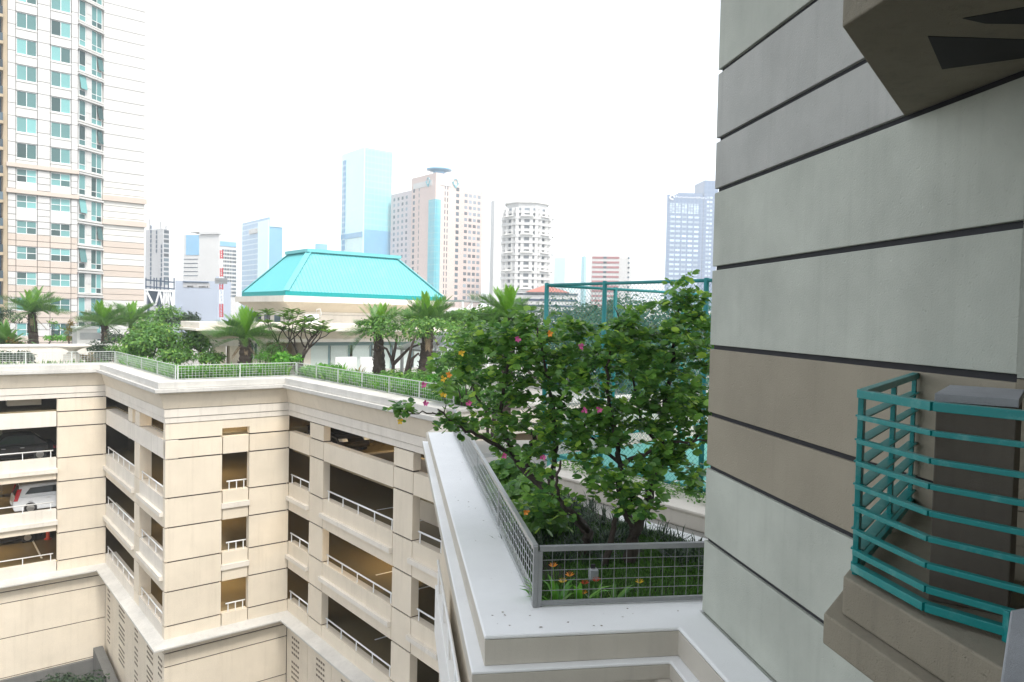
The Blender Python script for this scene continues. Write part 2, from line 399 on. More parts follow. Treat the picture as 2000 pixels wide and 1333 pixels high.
# --- cornice swept round the corners: o is the overhang from the wall face
def sweep(prof, name, mat, b0=-8.0, d1=CEND - .2, bevel=0):
    path = lambda o: [(b0, CD - o), (CA - o, CD - o), (CA - o, CB_ - o), (CC - o, CB_ - o), (CC - o, d1)]
    V, F_ = [], []; n = len(prof)
    for o, z in prof: V += [CP(b, d, z) for b, d in path(o)]
    for i in range(n):
        j = (i + 1) % n
        for k in range(4): F_.append((i * 5 + k, i * 5 + k + 1, j * 5 + k + 1, j * 5 + k))
    F_.append(tuple(i * 5 for i in range(n))); F_.append(tuple(i * 5 + 4 for i in range(n))[::-1])
    return MB().add(V, F_).build(name, mat, park, bevel=bevel)
sweep([(-.75, -3.3), (.42, -3.3), (.42, -3.60), (-.75, -3.60)], 'coping', M['coping'], bevel=.02)
sweep([(-.5, -3.603), (.60, -3.603), (.60, -3.77), (.55, -3.80), (-.5, -3.80)], 'coping_lip', M['coping'], bevel=.015)
sweep([(-.3, -3.803), (.36, -3.803), (.10, -4.56), (-.3, -4.56)], 'frieze', M['cream'])
sweep([(-.3, -4.585), (.07, -4.585), (.07, -4.965), (-.3, -4.965)], 'fascia', M['creampale'])
sweep([(-.3, -4.99), (.035, -4.99), (.035, -5.235), (-.3, -5.235)], 'fascia', M['creampale'])
sweep([(-.3, -4.563), (.03, -4.563), (.03, -4.582), (-.3, -4.582)], 'shadow_gap', M['joint'])
sweep([(-.3, -4.968), (.0, -4.968), (.0, -4.987), (-.3, -4.987)], 'shadow_gap', M['joint'])
# --- podium: sloping ledge and the wall below it
sweep([(-.2, -15.25), (.0, -15.30), (.58, -15.46), (.58, -15.56), (-.2, -15.56)], 'podium_ledge', M['coping'], bevel=.02)
PR = [-15.57, -15.98, -16.62, -18.6, -20.85, -24]
for z1, z0 in zip(PR[:-1], PR[1:]):
    pan(frD, -6, CA - .002, z0, z1, 0, 0, .03, .03)
    pan(frB, CA, CC - .02, z0, z1, 0, 0, .03, .03)
MB().box(frD, -6, CA - .32, .05, .3, -24, -15.57).box(frB, CA + .06, CC - .04, .05, .3, -24, -15.57).build('panel_joints', M['joint'], park, kind='stuff')
for fr, xs in ((frA, ((36.5, 38.1), (38.1, 39.7), (39.7, 42.4), (42.4, 44.2), (44.2, 47.2), (47.2, 49.36))), (frC, ((33.6, 36.16), (31.0, 33.6), (28.4, 31.0), (25.7, 28.4), (22.2, 25.7)))):
    for x0, x1 in xs: pan(fr, x0, x1, -24, -15.57, .012, .012, 0, 0)
# vent slots in the podium walls
for fr, cols in ((frA, ((36.9, 3), (38.8, 5), (41.6, 3), (45.0, 6), (48.4, 3))), (frC, ((35.1, 4), (32.2, 4), (29.6, 4)))):
    for xc, nc in cols:
        vm = MB(); M.setdefault('ventdark', plain('vent_shadow', (.15, .12, .09), .9))
        for blk in range(3):
            for r_ in range(4):
                for c_ in range(nc):
                    x = xc + (c_ - nc / 2) * .24; z = -16.5 - blk * 1.25 - r_ * .26
                    vm.box(fr, x, x + .16, -.012, .05, z, z + .10)
        vm.build('vent_slots', M['ventdark'], park, kind='stuff')
# --- decks, ceilings, inner walls and columns behind the openings
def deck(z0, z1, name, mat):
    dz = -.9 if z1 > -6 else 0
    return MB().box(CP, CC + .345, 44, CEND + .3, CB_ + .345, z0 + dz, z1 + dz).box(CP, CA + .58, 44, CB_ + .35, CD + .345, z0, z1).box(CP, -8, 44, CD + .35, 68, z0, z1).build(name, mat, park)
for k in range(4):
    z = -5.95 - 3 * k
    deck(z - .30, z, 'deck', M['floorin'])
for k in range(4):
    z = -5.95 - 3 * k
    for b, d in ((22.6, 30.6), (18.2, 26.0), (25.5, 33.2), (25.5, 26.0), (12.5, 44), (19.5, 44), (4.2, 56), (12, 56), (20, 56), (26, 44)):
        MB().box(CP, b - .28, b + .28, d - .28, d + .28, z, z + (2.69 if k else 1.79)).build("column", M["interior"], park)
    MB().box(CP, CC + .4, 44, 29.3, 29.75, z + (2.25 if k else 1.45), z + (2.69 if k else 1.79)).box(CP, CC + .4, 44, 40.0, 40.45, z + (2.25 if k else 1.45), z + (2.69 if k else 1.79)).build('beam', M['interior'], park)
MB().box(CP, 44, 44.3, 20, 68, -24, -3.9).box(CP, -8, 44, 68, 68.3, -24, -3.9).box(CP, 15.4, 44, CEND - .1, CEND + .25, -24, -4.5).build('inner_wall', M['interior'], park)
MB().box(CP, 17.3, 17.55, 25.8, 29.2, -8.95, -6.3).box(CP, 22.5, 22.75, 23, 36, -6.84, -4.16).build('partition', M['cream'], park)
MB().box(CP, 4.35, 6.0, 51.0, 52.0, -5.75, -5.2).build('bulkhead', M['cream'], park)
# parking bay lines on the decks
for k in range(1, 4):
    z = -5.95 - 3 * k
    for i in range(6): MB().box(CP, -4 + i * 2.5, -3.9 + i * 2.5, 51.2, 56, z + .004, z + .008).build('bay_line', M['white'], park)
    for i in range(3): MB().box(CP, 16.5, 21, 24.5 + i * 2.6, 24.6 + i * 2.6, z + .004, z + .008).build('bay_line', M['white'], park)
# ceiling lamps that light the lower decks
M['tube'] = plain('lit_tube', (1, .8, .5), .5, emit=(1, .74, .40), es=190)
for (b, d, z) in ((18.3, 30.0, -11.95 + 2.55), (3.4, 53.5, -14.95 + 2.55), (13.2, 43.5, -11.95 + 2.55), (13.2, 40.5, -14.95 + 2.55), (12.8, 41, -8.95 + 2.55), (22.5, 34, -8.95 + 2.55), (3.0, 56, -11.95 + 2.55), (19, 30, -4.3), (12.8, 39, -4.3)):
    lf = MB().box(CP, b - .7, b + .7, d - .09, d + .09, z, z + .12).build('ceiling_lamp', M['white'], park)
    MB().tube([CP(b - .6, d, z - .03), CP(b + .6, d, z - .03)], .025, 6).build('tube', M['tube'], lf)
# --- roof terrace
MB().box(CP, CC + .5, 44, CEND + .3, CB_ + .3, -4.15, -3.95).box(CP, CA + .5, 44, CB_ + .31, CD + .3, -4.15, -3.95).box(CP, -8, 44, CD + .31, 84, -4.15, -3.95).build('roof_terrace', M['paving'], kind='structure')

# ================================================================== OWN BUILDING (right) and its lower wing
own = thing('apartment_building', 'grey rendered building close on the right with dark grooves and beige bands', 'building', NB(6, 3, -24), ROTE)
WF = 3.485
frW = lambda x, t, z: NB(WF + t, x, z)
GR = [9.2, 6.2, 4.6, 2.757, 2.004, 1.446, .585, -.29, -1.041, -1.632, -2.451, -3.302]
MT = ['greygreen', 'greyblue', 'greygreen', 'greyblue', 'greyblue', 'greygreen', 'greygreen', 'beige', 'beige', 'greygreen', 'greygreen']
WE0, WE1 = 3.70, 7.857           # bend, far corner
for z1, z0, m_ in zip(GR[:-1], GR[1:], MT):
    gz = .024
    MB().box(frW, WE0, WE1, 0, .22, z0 + gz, z1 - (gz if z1 != GR[0] else 0)).build('wall_panel', M[m_], own, bevel=.006)
MB().box(frW, WE0 + .02, WE1 - .03, .035, .2, -3.29, 9.19).build('panel_joints', M['jointgrey'], own, kind='stuff')
MB().box(frW, -1.5, WE1, 0, .22, -24, -3.304).build('wall_panel', M['greygreen'], own)
# second wall after the 30 degree bend
e2 = lambda s, t, z: NB(WF + s * .5 + t * .866, WE0 - s * .866 + t * .5, z)
for z1, z0, m_ in zip(GR[:-1], GR[1:], MT):
    MB().box(e2, 0.002, 6, 0, .22, z0 + .004, z1 - .003).build('wall_panel', M[m_], own)
MB().box(NB, 3.71, 16, -6, WE1 - .03, -24, 18).build('wall_core', M['beige'], own)
MB().box(NB, WF, 16, -6, WE1, 9.2, 24).build('upper_storeys', M['greygreen'], own)
MB().box(NB, -1.6, 16, -14, -.35, -24, 14).build('rear_shade_wing', M['greygreen'], own)  # unseen wing behind the camera, put in and sized for its shade
# stepped bay ledge under the railing
bay = lambda f, e: [(WF + .02, e + WF + .02 - f), (f, e), (f, -.34), (WF + .02, -.34)][::-1]
MB().prism(NB, bay(2.178, 3.28), -1.42, -1.23).build('ledge_step', M['ledge'], own, bevel=.010)
MB().prism(NB, bay(2.10, 3.31), -1.575, -1.423).build('ledge_step', M['ledge'], own, bevel=.010)
# the same ledge one floor up, seen from below
MB().prism(NB, bay(2.15, 3.41), 1.462, 1.62).build('overhead_ledge', M['ledge'], own, bevel=.010)
MB().prism(NB, bay(2.21, 3.38), 1.623, 3.4).build('overhead_ledge', M['ledge'], own, bevel=.010)
MB().box(NB, -.9, 2.148, -.34, 1.15, 1.47, 1.62).build('overhead_ledge', M['ledge'], own, bevel=.010)  # extra slab added above the camera, out of view, to darken the railing
for tri in (((1812, 73), (1840, 137), (2080, 104), (2080, 82)), ((1880, 38), (1925, 48), (2080, 50), (2080, 2))):
    q = [onz(x, y, 1.456) for x, y in tri]
    MB().hexa([Vector((p.x, p.y, ZC + 1.4585)) for p in q] + [Vector((p.x, p.y, ZC + 1.50)) for p in q]).build('soffit_dark_panel', M['black'], own)  # solid black panels painted in for the darkness of open voids
# window sill at the lower right edge
q = [onz(x, y, -.95) for x, y in ((1952, 1345), (1974, 1192), (2120, 1165), (2160, 1345))]
MB().hexa([Vector((p.x, p.y, ZC - 2.4)) for p in q] + [Vector((p.x, p.y, ZC - .95)) for p in q]).build('window_sill', M['sill'], own, bevel=.006)
# lower wing carrying the terrace
MB().box(NB, 1.75, 3.2, 7.75, 26.5, -24, -4.46).box(NB, 3.21, 14, 7.87, 24.5, -24, -4.46).build('lower_wing', M['cream'], own)
MB().box(NB, 3.0, WF - .003, -1.5, 7.74, -24, -4.2).build('lower_wing_side', M['greygreen'], own)
bw = MB().box(NB, 1.30, 1.48, 13.5, 22.2, -9.4, -8.15).build('balcony_wall', M['white'], own, bevel=.02)
MB().tube([NB(1.36, 22.0, -7.35), NB(1.36, 13.5, -7.35)], .04, 8).build('handrail', M['white'], bw, smooth=True)
for e in (21.5, 19.4, 17.3, 15.2): MB().tube([NB(1.36, e, -8.16), NB(1.36, e, -7.38)], .035, 6).build('post', M['white'], bw)
MB().box(NB, 1.30, 1.75, 13.5, 22.2, -9.6, -9.41).build('balcony_floor', M['white'], own)

# teal railing with the box behind it
rl = thing('balcony_railing', 'teal steel railing of flat bars on the stepped ledge of the near building', 'railing', NB(2.3, 3.0, -1.23), ROTE)
K0, K1, K2 = (WF - .005, 4.515), (2.237, 3.28), (2.237, 2.781); K3 = (K2[0] + .75 * .5, K2[1] - .75 * .866)
def flat(z, h, name, dep=.034, segs=(0, 1, 2)):
    pts = [NB(*k, z) for k in (K0, K1, K2, K3)]
    for i in segs:
        a, b = pts[i], pts[i + 1]; t = (b - a).normalized()
        if i == 0: b = b - t * (.045 if name == 'slat' else .02)
        MB().bar(a, b, .062 if i == 0 and name == 'slat' else dep, .009 if i == 0 and name == 'slat' else h).build(name, M['teal'], rl, bevel=.0025)
flat(-.338, .038, 'top_rail', .045)
for z in (-.4514, -.569, -.677, -.790, -.898, -1.012): flat(z, .023, 'slat')
flat(-1.113, .028, 'slat')
flat(-1.188, .036, 'bottom_rail', .045)
kd = (Vector((K1[0], K1[1], 0)) - Vector((K0[0], K0[1], 0)))
for f, w in ((.98, .062), (.47, .052), (.03, .045)):
    p = Vector((K0[0], K0[1], 0)) + kd * f; wd = (VF * kd.x + VE * kd.y).normalized()
    MB().bar(NB(p.x, p.y, -1.229), NB(p.x, p.y, -.358), .026, w, wd).build('post', M['teal'], rl, bevel=.0025)
pp = NB(K2[0] + .31 * .5, K2[1] - .31 * .866, -1.229)
MB().bar(pp, pp + Vector((0, 0, .125)), .055, .03, VE).build('post', M['teal'], rl, bevel=.0025)
cb = thing('concrete_box', 'dark grey square-edged box standing on the ledge behind the teal railing', 'box', NB(2.7, 3.05, -1.23), ROTE)
M['boxbody'] = plaster('shaded_box_body', (.15, .132, .108), dirt=(.05, .045, .04), amt=.8, streak=.2, bump=.3, scale=3)  # ledge colour darkened to paint in the shade on the box
MB().prism(NB, [(2.375, 2.945), (2.80, 3.37), (3.01, 3.155), (2.585, 2.735)][::-1], -1.229, -.338).build('body', M['boxbody'], cb, bevel=.005)
MB().prism(NB, [(2.366, 2.945), (2.80, 3.38), (3.02, 3.155), (2.585, 2.726)][::-1], -.336, -.30).build('cap', M['sill'], cb, bevel=.002)

# ================================================================== near parapet, its fence and the small terrace
pw = thing('parapet_wall', 'white stepped parapet with wide coping in front of the garden, nearest the camera', 'parapet', NB(1.3, 8, -4.4), ROTE)
L1 = [(.955, 7.48), (3.06, 7.48), (3.06, -1.5), (WF - .004, -1.5), (WF - .004, 7.9), (4.6, 7.9), (4.6, 8.27), (1.72, 8.27), (1.72, 20.85), (.945, 20.85)]
MB().prism(NB, L1, -3.345, -3.3).build('coping', M['parapet'], pw, bevel=.02)
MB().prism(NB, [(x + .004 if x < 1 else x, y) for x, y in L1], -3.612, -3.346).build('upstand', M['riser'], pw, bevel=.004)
L2 = [(.818, 7.37), (2.93, 7.37), (2.93, -1.5), (3.3, -1.5), (3.3, 7.75), (1.8, 7.9), (1.8, 20.7), (.808, 21.25)]
MB().prism(NB, L2, -3.65, -3.615).build('ledge', M['parapet'], pw, bevel=.015)
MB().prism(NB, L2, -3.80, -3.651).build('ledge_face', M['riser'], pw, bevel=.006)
L3 = [(1.02, 7.46), (2.80, 7.46), (2.80, -1.5), (3.3, -1.5), (3.3, 7.75), (1.8, 7.9), (1.8, 26.2), (1.02, 24.0)]
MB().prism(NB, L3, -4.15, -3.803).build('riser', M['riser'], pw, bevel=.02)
L4 = [(.95, 7.40), (2.70, 7.40), (2.70, -1.5), (3.3, -1.5), (3.3, 7.75), (1.8, 7.9), (1.8, 26.2), (.95, 24.2)]
MB().prism(NB, L4, -4.36, -4.153).build('ledge', M['parapet'], pw, bevel=.02)
MB().box(NB, 1.55, 3.0, 7.7, 8.0, -6.5, -4.363).build('wall', M['cream'], pw)
MB().box(NB, 1.5, 1.71, 8.28, 21.5, -4.5, -3.62).build('inner_face', M['parapet'], pw)

FZ0, FZ1 = -3.295, -2.60
def mesh_fence(label, pts, n_posts, wire_v=.145, rows=5, mat='galv', post=.05, rail_w=.05, wr=.0055, ends=(1, 1), group='wire mesh fences along the parapets'):
    a, b = pts; t = (b - a).normalized(); L = (b - a).length
    f = thing('mesh_fence', label, 'fence', a, math.atan2(t.y, t.x), group)
    z = Vector((0, 0, 1)); h = FZ1 - FZ0
    MB().bar(a + z * (h - rail_w / 2), b + z * (h - rail_w / 2), rail_w, rail_w).build('top_rail', M[mat], f, bevel=.004)
    MB().bar(a + z * .035, b + z * .035, rail_w * .7, rail_w * .8).build('bottom_rail', M[mat], f, bevel=.004)
    for i in range(n_posts):
        if (i == 0 and not ends[0]) or (i == n_posts - 1 and not ends[1]): continue
        p = a + t * (L * i / (n_posts - 1))
        MB().bar(p, p + z * (h - rail_w - .002), post, post, t).build('post', M[mat], f, bevel=.004)
    w = MB(); n = int(L / wire_v)
    for i in range(1, n):
        p = a + t * (L * i / n); w.tube([p + z * .06, p + z * (h - .06)], wr, 4, False)
    for k in range(1, rows):
        zz = z * (.06 + (h - .11) * k / rows); w.tube([a + zz, b + zz], wr, 4, False)
    w.build('wire_mesh', M[mat], f, kind='stuff')
    return f
mesh_fence('grey wire mesh fence along the side of the near white parapet, seen at a slant', (NB(1.62, 8.22, FZ0), NB(1.64, 20.6, FZ0)), 5, post=.03, rail_w=.06, wr=.0065)
nf = mesh_fence('grey wire mesh fence across the front of the nearest garden bed', (NB(1.66, 8.19, FZ0), NB(4.3, 8.17, FZ0)), 2, .142, 5, 'greyframe', .06, .06, .0036, ends=(1, 0))
MB().bar(NB(1.61, 8.19, FZ0), NB(1.61, 8.19, FZ1), .05, .075, VE).build('corner_post', M['greyframe'], nf, bevel=.004)
o = -.57
mesh_fence('white wire mesh fence on the car park roof at the far left', (CP(-4, CD - o, FZ0), CP(CA - o, CD - o, FZ0)), 7, .16, 5, 'fencepale', .07 * .8, .036, .0075)
mesh_fence('white wire mesh fence on the short return beside the left roof corner', (CP(CA - o, CD - o - .1, FZ0), CP(CA - o, CB_ - o, FZ0)), 5, .16, 5, 'fencepale', .055 * .8, .036, .0075)
mesh_fence('white wire mesh fence above the front pier of the car park', (CP(CA - o + .1, CB_ - o, FZ0), CP(CC - o, CB_ - o, FZ0)), 3, .16, 5, 'fencepale', .075 * .8, .036, .0075)
mesh_fence('white wire mesh fence on the long roof edge running towards the camera', (CP(CC - o, CB_ - o - .1, FZ0), CP(CC - o, 22.4, FZ0)), 7, .16, 5, 'fencepale', .06 * .8, .036, .0075)

# terrace floor, lawn bed, low walls, court
MB().prism(NB, [(1.96, 8.51), (3.5, 8.51), (3.5, 7.9), (16, 7.9), (16, 26), (1.96, 26)], -4.455, -4.41).build('walkway', M['paving'], kind='structure')
LAWN = [NB(1.73, 8.28, 0), NB(4.6, 8.28, 0), CP(9.35, 4.6, 0), CP(9.35, 8.6, 0), CP(10.6, 13.6, 0), NB(1.73, 16.6, 0)]
ln = lambda x, y, z: Vector((x, y, ZC + z))
LP = [(p.x, p.y) for p in LAWN]
MB().prism(ln, LP, -4.40, -3.46).build('garden_bed', M['soil'], kind='structure')
kw = thing('kerb_wall', 'low white kerb along the far edge of the garden bed', 'kerb', CP(9.4, 6.5, -4.4), ROTC)
MB().box(CP, 9.37, 9.72, 3.0, 8.7, -4.40, -3.42).build('kerb', M['parapet'], kw, bevel=.02)
lw = thing('low_wall', 'low beige wall with a pale top below the court fence', 'wall', CP(13.4, 9, -4.4), ROTC)
MB().prism(CP, [(12.75, 1), (12.75, 13.8), (13.1, 14.5), (13.6, 14.8), (14.4, 15.1), (14.4, 1)], -4.408, -4.06).build('wall', M['creampale'], lw, bevel=.04)
MB().prism(CP, [(12.70, 1), (12.70, 13.8), (13.06, 14.55), (13.58, 14.86), (14.42, 15.16), (14.42, 1)], -4.057, -3.99).build('top_slab', M['creampale'], lw, bevel=.02)
tw = thing('terrace_wall', 'cream wall closing the far end of the small terrace', 'wall', CP(18, 21.6, -4.4), ROTC)
MB().box(CP, 15.0, 30, 21.4, 21.7, -4.41, -3.42).build('wall', M['creampale'], tw)
MB().box(CP, 14.9, 30, 21.32, 21.9, -3.417, -3.3).build('top_slab', M['coping'], tw, bevel=.015)
MB().box(CP, 13.5, 15.8, 18.3, 18.9, -4.407, -4.402).build('paving_stripe', M['galv'], kind='structure')
ct = MB().box(CP, 14.45, 34, -4, 16.0, -4.35, -4.05).build('tennis_court', M['court'], kind='structure')
lm = [((1290, 946), (1400, 924)), ((1310, 953), (1400, 936)), ((1318, 951), (1360, 960))]
for a, b in lm:
    p, q = onz(*a, -4.045), onz(*b, -4.045)
    if (q - p).length > 12: q = p + (q - p).normalized() * 12
    MB().bar(p, q, .07, .006).build('court_line', M['white'], ct)
# court fence: two runs of chain link between teal posts
def court_fence(label, pts, zb, zt):
    a, b = pts[0], pts[-1]; t = (b - a).normalized(); L = (b - a).length; z = Vector((0, 0, 1))
    f = thing('court_fence', label, 'fence', Vector((a.x, a.y, ZC + zb)), math.atan2(t.y, t.x), 'tennis court fences')
    H = zt - zb
    P = lambda s, h: a + t * s + Vector((0, 0, zb + h))
    for p in pts:
        q = Vector((p.x, p.y, ZC + zb)); MB().tube([q, q + z * (H + .06)], .062, 10).build('post', M['tealpost'], f, smooth=True)
    for h in (H, .35 if 'far' in label else .08): MB().tube([P(0, h), P(L, h)], .045, 8).build('rail', M['tealpost'], f, smooth=True)
    w = MB(); sp = .13; n = int((L + H) / sp)
    for i in range(n):
        s = i * sp
        for sg in (1, -1):
            s0, h0, s1, h1 = s - H, 0, s, H
            if sg < 0: s0, s1 = s1, s0
            if s1 == s0: continue
            pts_ = []
            for (sa, ha) in ((s0, h0), (s1, h1)): pts_.append((sa, ha))
            (sa, ha), (sb, hb) = pts_
            k = (hb - ha) / (sb - sa)
            if sa > sb: sa, ha, sb, hb = sb, hb, sa, ha
            if sb <= 0 or sa >= L: continue
            if sa < 0: ha += k * (0 - sa); sa = 0
            if sb > L: hb += k * (L - sb); sb = L
            w.tube([P(sa, ha), P(sb, hb)], .0034, 3, False)
    w.build('chain_link', M['tealpost'], f, kind='stuff')
    return f
cf = [onz(1065, 640, 0)]
c1 = at(1064.5, 563, 21.9); 
def cpd(d, b=14.25): return CP(b, d, 0)
court_fence('teal chain link fence along the near side of the tennis court', [cpd(15.95), cpd(13.66), cpd(10.44), cpd(7.2)], -4.0, .93)
court_fence('teal chain link fence on the far side of the tennis court', [CP(14.3, 16.02, 0), CP(17.2, 16.02, 0), CP(20.6, 16.02, 0), CP(24.0, 16.02, 0)], -4.0, .93)
bw2 = thing('court_wall', 'cream wall behind the far tennis court fence', 'wall', CP(24, 16.8, -4.1), ROTC)
MB().box(CP, 15, 34, 16.7, 16.95, -4.3, -3.1).build('wall', M['creampale'], bw2)
# ================================================================== far materials
M['twhite'] = plaster('tower_white', (.60, .595, .575), dirt=(.5, .48, .45), amt=.25, streak=.15, bump=0, scale=.3)
M['tbeige'] = plaster('tower_beige', (.56, .485, .42), dirt=(.4, .36, .3), amt=.25, streak=.15, bump=0, scale=.3)
M['tgrey'] = plaster('tower_grey_white', (.66, .65, .61), dirt=(.45, .43, .4), amt=.25, streak=.15, bump=0, scale=.3)
M['ttan'] = plaster('tower_tan', (.45, .37, .26), dirt=(.3, .26, .2), amt=.3, streak=.2, bump=0, scale=.3)
M['tglass'] = glassmat('teal_window_glass', (.10, .23, .225), .1, .8)
M['tglassdark'] = glassmat('dark_window_glass', (.06, .09, .11), .1, .6)
M['tglassmid'] = glassmat('grey_window_glass', (.17, .20, .23), .1, .85)
M['frame'] = paint('white_window_frame', (.75, .76, .75), .5, amt=.1, bump=0)
M['pinkbeige'] = plaster('pink_beige_cladding', (.62, .50, .45), dirt=(.5, .42, .38), amt=.2, streak=.1, bump=0, scale=.1)
M['pinkbeige2'] = plaster('lilac_cladding', (.58, .52, .52), dirt=(.5, .45, .45), amt=.2, streak=.1, bump=0, scale=.1)
M['conc'] = plaster('raw_concrete', (.50, .50, .50), dirt=(.2, .2, .2), amt=.5, streak=.4, bump=0, scale=.1)
M['bluegrey'] = plaster('blue_grey_wall', (.42, .47, .55), dirt=(.4, .42, .46), amt=.3, streak=.2, bump=0, scale=.1)
M['darksteel'] = plain('dark_blue_steel', (.03, .06, .10), .6)
M['pinkband'] = plain('pink_band', (.36, .16, .16), .7)
M['redtile'] = plain('red_tile', (.45, .16, .12), .8)
M['signred'] = plain('mast_red', (.55, .05, .06), .6)
def curtain(name, a, b, sx, sz, lw=.12, rough=.15):
    """far curtain wall: fine grid of mullions over tinted glass, too far away to pick apart"""
    m, n, l, p = nodes(name)
    tc = n.new('ShaderNodeTexCoord'); sep = n.new('ShaderNodeSeparateXYZ'); l.new(tc.outputs['Object'], sep.inputs[0])
    ad = n.new('ShaderNodeMath'); ad.operation = 'ADD'; l.new(sep.outputs[0], ad.inputs[0]); l.new(sep.outputs[1], ad.inputs[1])
    outs = []
    for src, s in ((ad.outputs[0], sx), (sep.outputs[2], sz)):
        d = n.new('ShaderNodeMath'); d.operation = 'DIVIDE'; d.inputs[1].default_value = s; l.new(src, d.inputs[0])
        f = n.new('ShaderNodeMath'); f.operation = 'FRACT'; l.new(d.outputs[0], f.inputs[0])
        c = n.new('ShaderNodeMath'); c.operation = 'LESS_THAN'; c.inputs[1].default_value = lw; l.new(f.outputs[0], c.inputs[0]); outs.append(c.outputs[0])
    mx = n.new('ShaderNodeMath'); mx.operation = 'MAXIMUM'; l.new(outs[0], mx.inputs[0]); l.new(outs[1], mx.inputs[1])
    nz = tex(n, l, .25, 2); g = mixc(n, l, nz, a, tuple(x * 1.35 for x in a))
    l.new(mixc(n, l, mx.outputs[0], g, b), p.inputs['Base Color']); p.inputs['Roughness'].default_value = rough
    return m
M['cwteal'] = curtain('teal_curtain_wall', (.22, .50, .54), (.38, .62, .65), 2.4, 3.6)
M['cwpale'] = curtain('pale_curtain_wall', (.52, .72, .70), (.62, .78, .76), 5, 1.8)
M['cwblue'] = curtain('blue_curtain_wall', (.09, .24, .40), (.45, .58, .66), 2.6, 3.4, .2)
M['cwblue2'] = curtain('plain_blue_glass', (.15, .34, .50), (.2, .4, .55), 4, 3.4, .06)
M['cwslate'] = curtain('slate_tower_glass', (.10, .15, .24), (.16, .22, .32), 3.0, 3.5, .2)
M['strip'] = curtain('blue_glass_strip', (.10, .36, .42), (.2, .46, .5), 3, 3.4, .12)

# ================================================================== LEFT TOWER (same axes as the car park)
TD = 108.9
def tb(px, py=350): return ond(px, py, TD)[0]
tower = thing('apartment_tower', 'tall white and beige apartment tower with teal windows at the left edge', 'tower', CP(12, 112, -24), ROTC)
b_l, b_r = tb(15), tb(152)
zt1 = ond(52, 331, TD)[1]                                  # head of a window in the first column
vY = (VB * tb(52) - VC * TD).y; FLH = 49.75 * vY / FPX     # storey height
P0 = VB * b_r - VC * TD
bd_ = (VB * .82 + (-VC) * .57).normalized()                # direction of the bay front, turned away from the camera
def hit_px(p, d, px):                                      # length along d at which p + s d is seen at column px
    r_ = ray(px, 450); nrm = Vector((r_.y, -r_.x, 0)); return -(p.dot(nrm)) / d.dot(nrm)
SB = hit_px(P0, bd_, 200); P1 = P0 + bd_ * SB
SR = hit_px(P1, VB, 283)
bn = Vector((bd_.y, -bd_.x, 0))
if bn.y > 0: bn = -bn
frT = lambda x, t, z: CP(x, TD + t, z)
frY = lambda s, t, z: P0 + bd_ * s - bn * t + Vector((0, 0, ZC + z))
frR = lambda s, t, z: P1 + VB * s - VC * t + Vector((0, 0, ZC + z))
def tpan(fr, x0, x1, z0, z1, mat, g=.03, th=.3, name='wall_panel', out=0):
    MB().box(fr, x0 + g, x1 - g, -out, th, z0 + g, z1 - g).build(name, M[mat], tower)
def window(fr, x0, x1, z0, z1, nx, zs, glass='tglass', rec=.16, parent=None, fw=.07, open_=None):
    w = MB(); xs = [x0 + (x1 - x0) * i / nx for i in range(nx + 1)]; zs = [z0] + [z0 + (z1 - z0) * q for q in zs] + [z1]
    for i, x in enumerate(xs):
        a = x - fw / 2 + (fw / 2 if i == 0 else 0) - (fw / 2 if i == nx else 0); w.box(fr, a, a + fw, rec - .04, rec + .06, z0, z1)
    for i, z in enumerate(zs):
        a = z - fw / 2 + (fw / 2 if i == 0 else 0) - (fw / 2 if i == len(zs) - 1 else 0)
        for j in range(nx): w.box(fr, xs[j] + fw * (1 if j == 0 else .5) + .001, xs[j + 1] - fw * (1 if j == nx - 1 else .5) - .001, rec - .035, rec + .055, a, a + fw)
    o_ = w.build('window', M['frame'], parent)
    for j in range(nx):
        for k in range(len(zs) - 1):
            if open_ == (j, k): continue
            MB().box(fr, xs[j] + .03, xs[j + 1] - .03, rec, rec + .02, zs[k] + .03, zs[k + 1] - .03).build('pane', M[glass], o_)
    if open_:
        j, k = open_; a = [fr(xs[j] + .04, rec - .04, zs[k + 1] - .05), fr(xs[j + 1] - .04, rec - .04, zs[k + 1] - .05)]
        c = [fr(xs[j] + .04, rec - .38, zs[k] + .1), fr(xs[j + 1] - .04, rec - .38, zs[k] + .1)]
        nn = (fr(0, -.03, 0) - fr(0, 0, 0))
        MB().hexa([c[0], c[1], a[1], a[0], c[0] + nn, c[1] + nn, a[1] + nn, a[0] + nn]).build('open_sash', M[glass], o_)
    return o_
cols = [(b_l, tb(31)), (tb(31), tb(73)), (tb(73), tb(98)), (tb(98), tb(139)), (tb(139), b_r)]
rr = random.Random(3)
N0, N1 = -6, 8                                             # storeys below / above the reference window
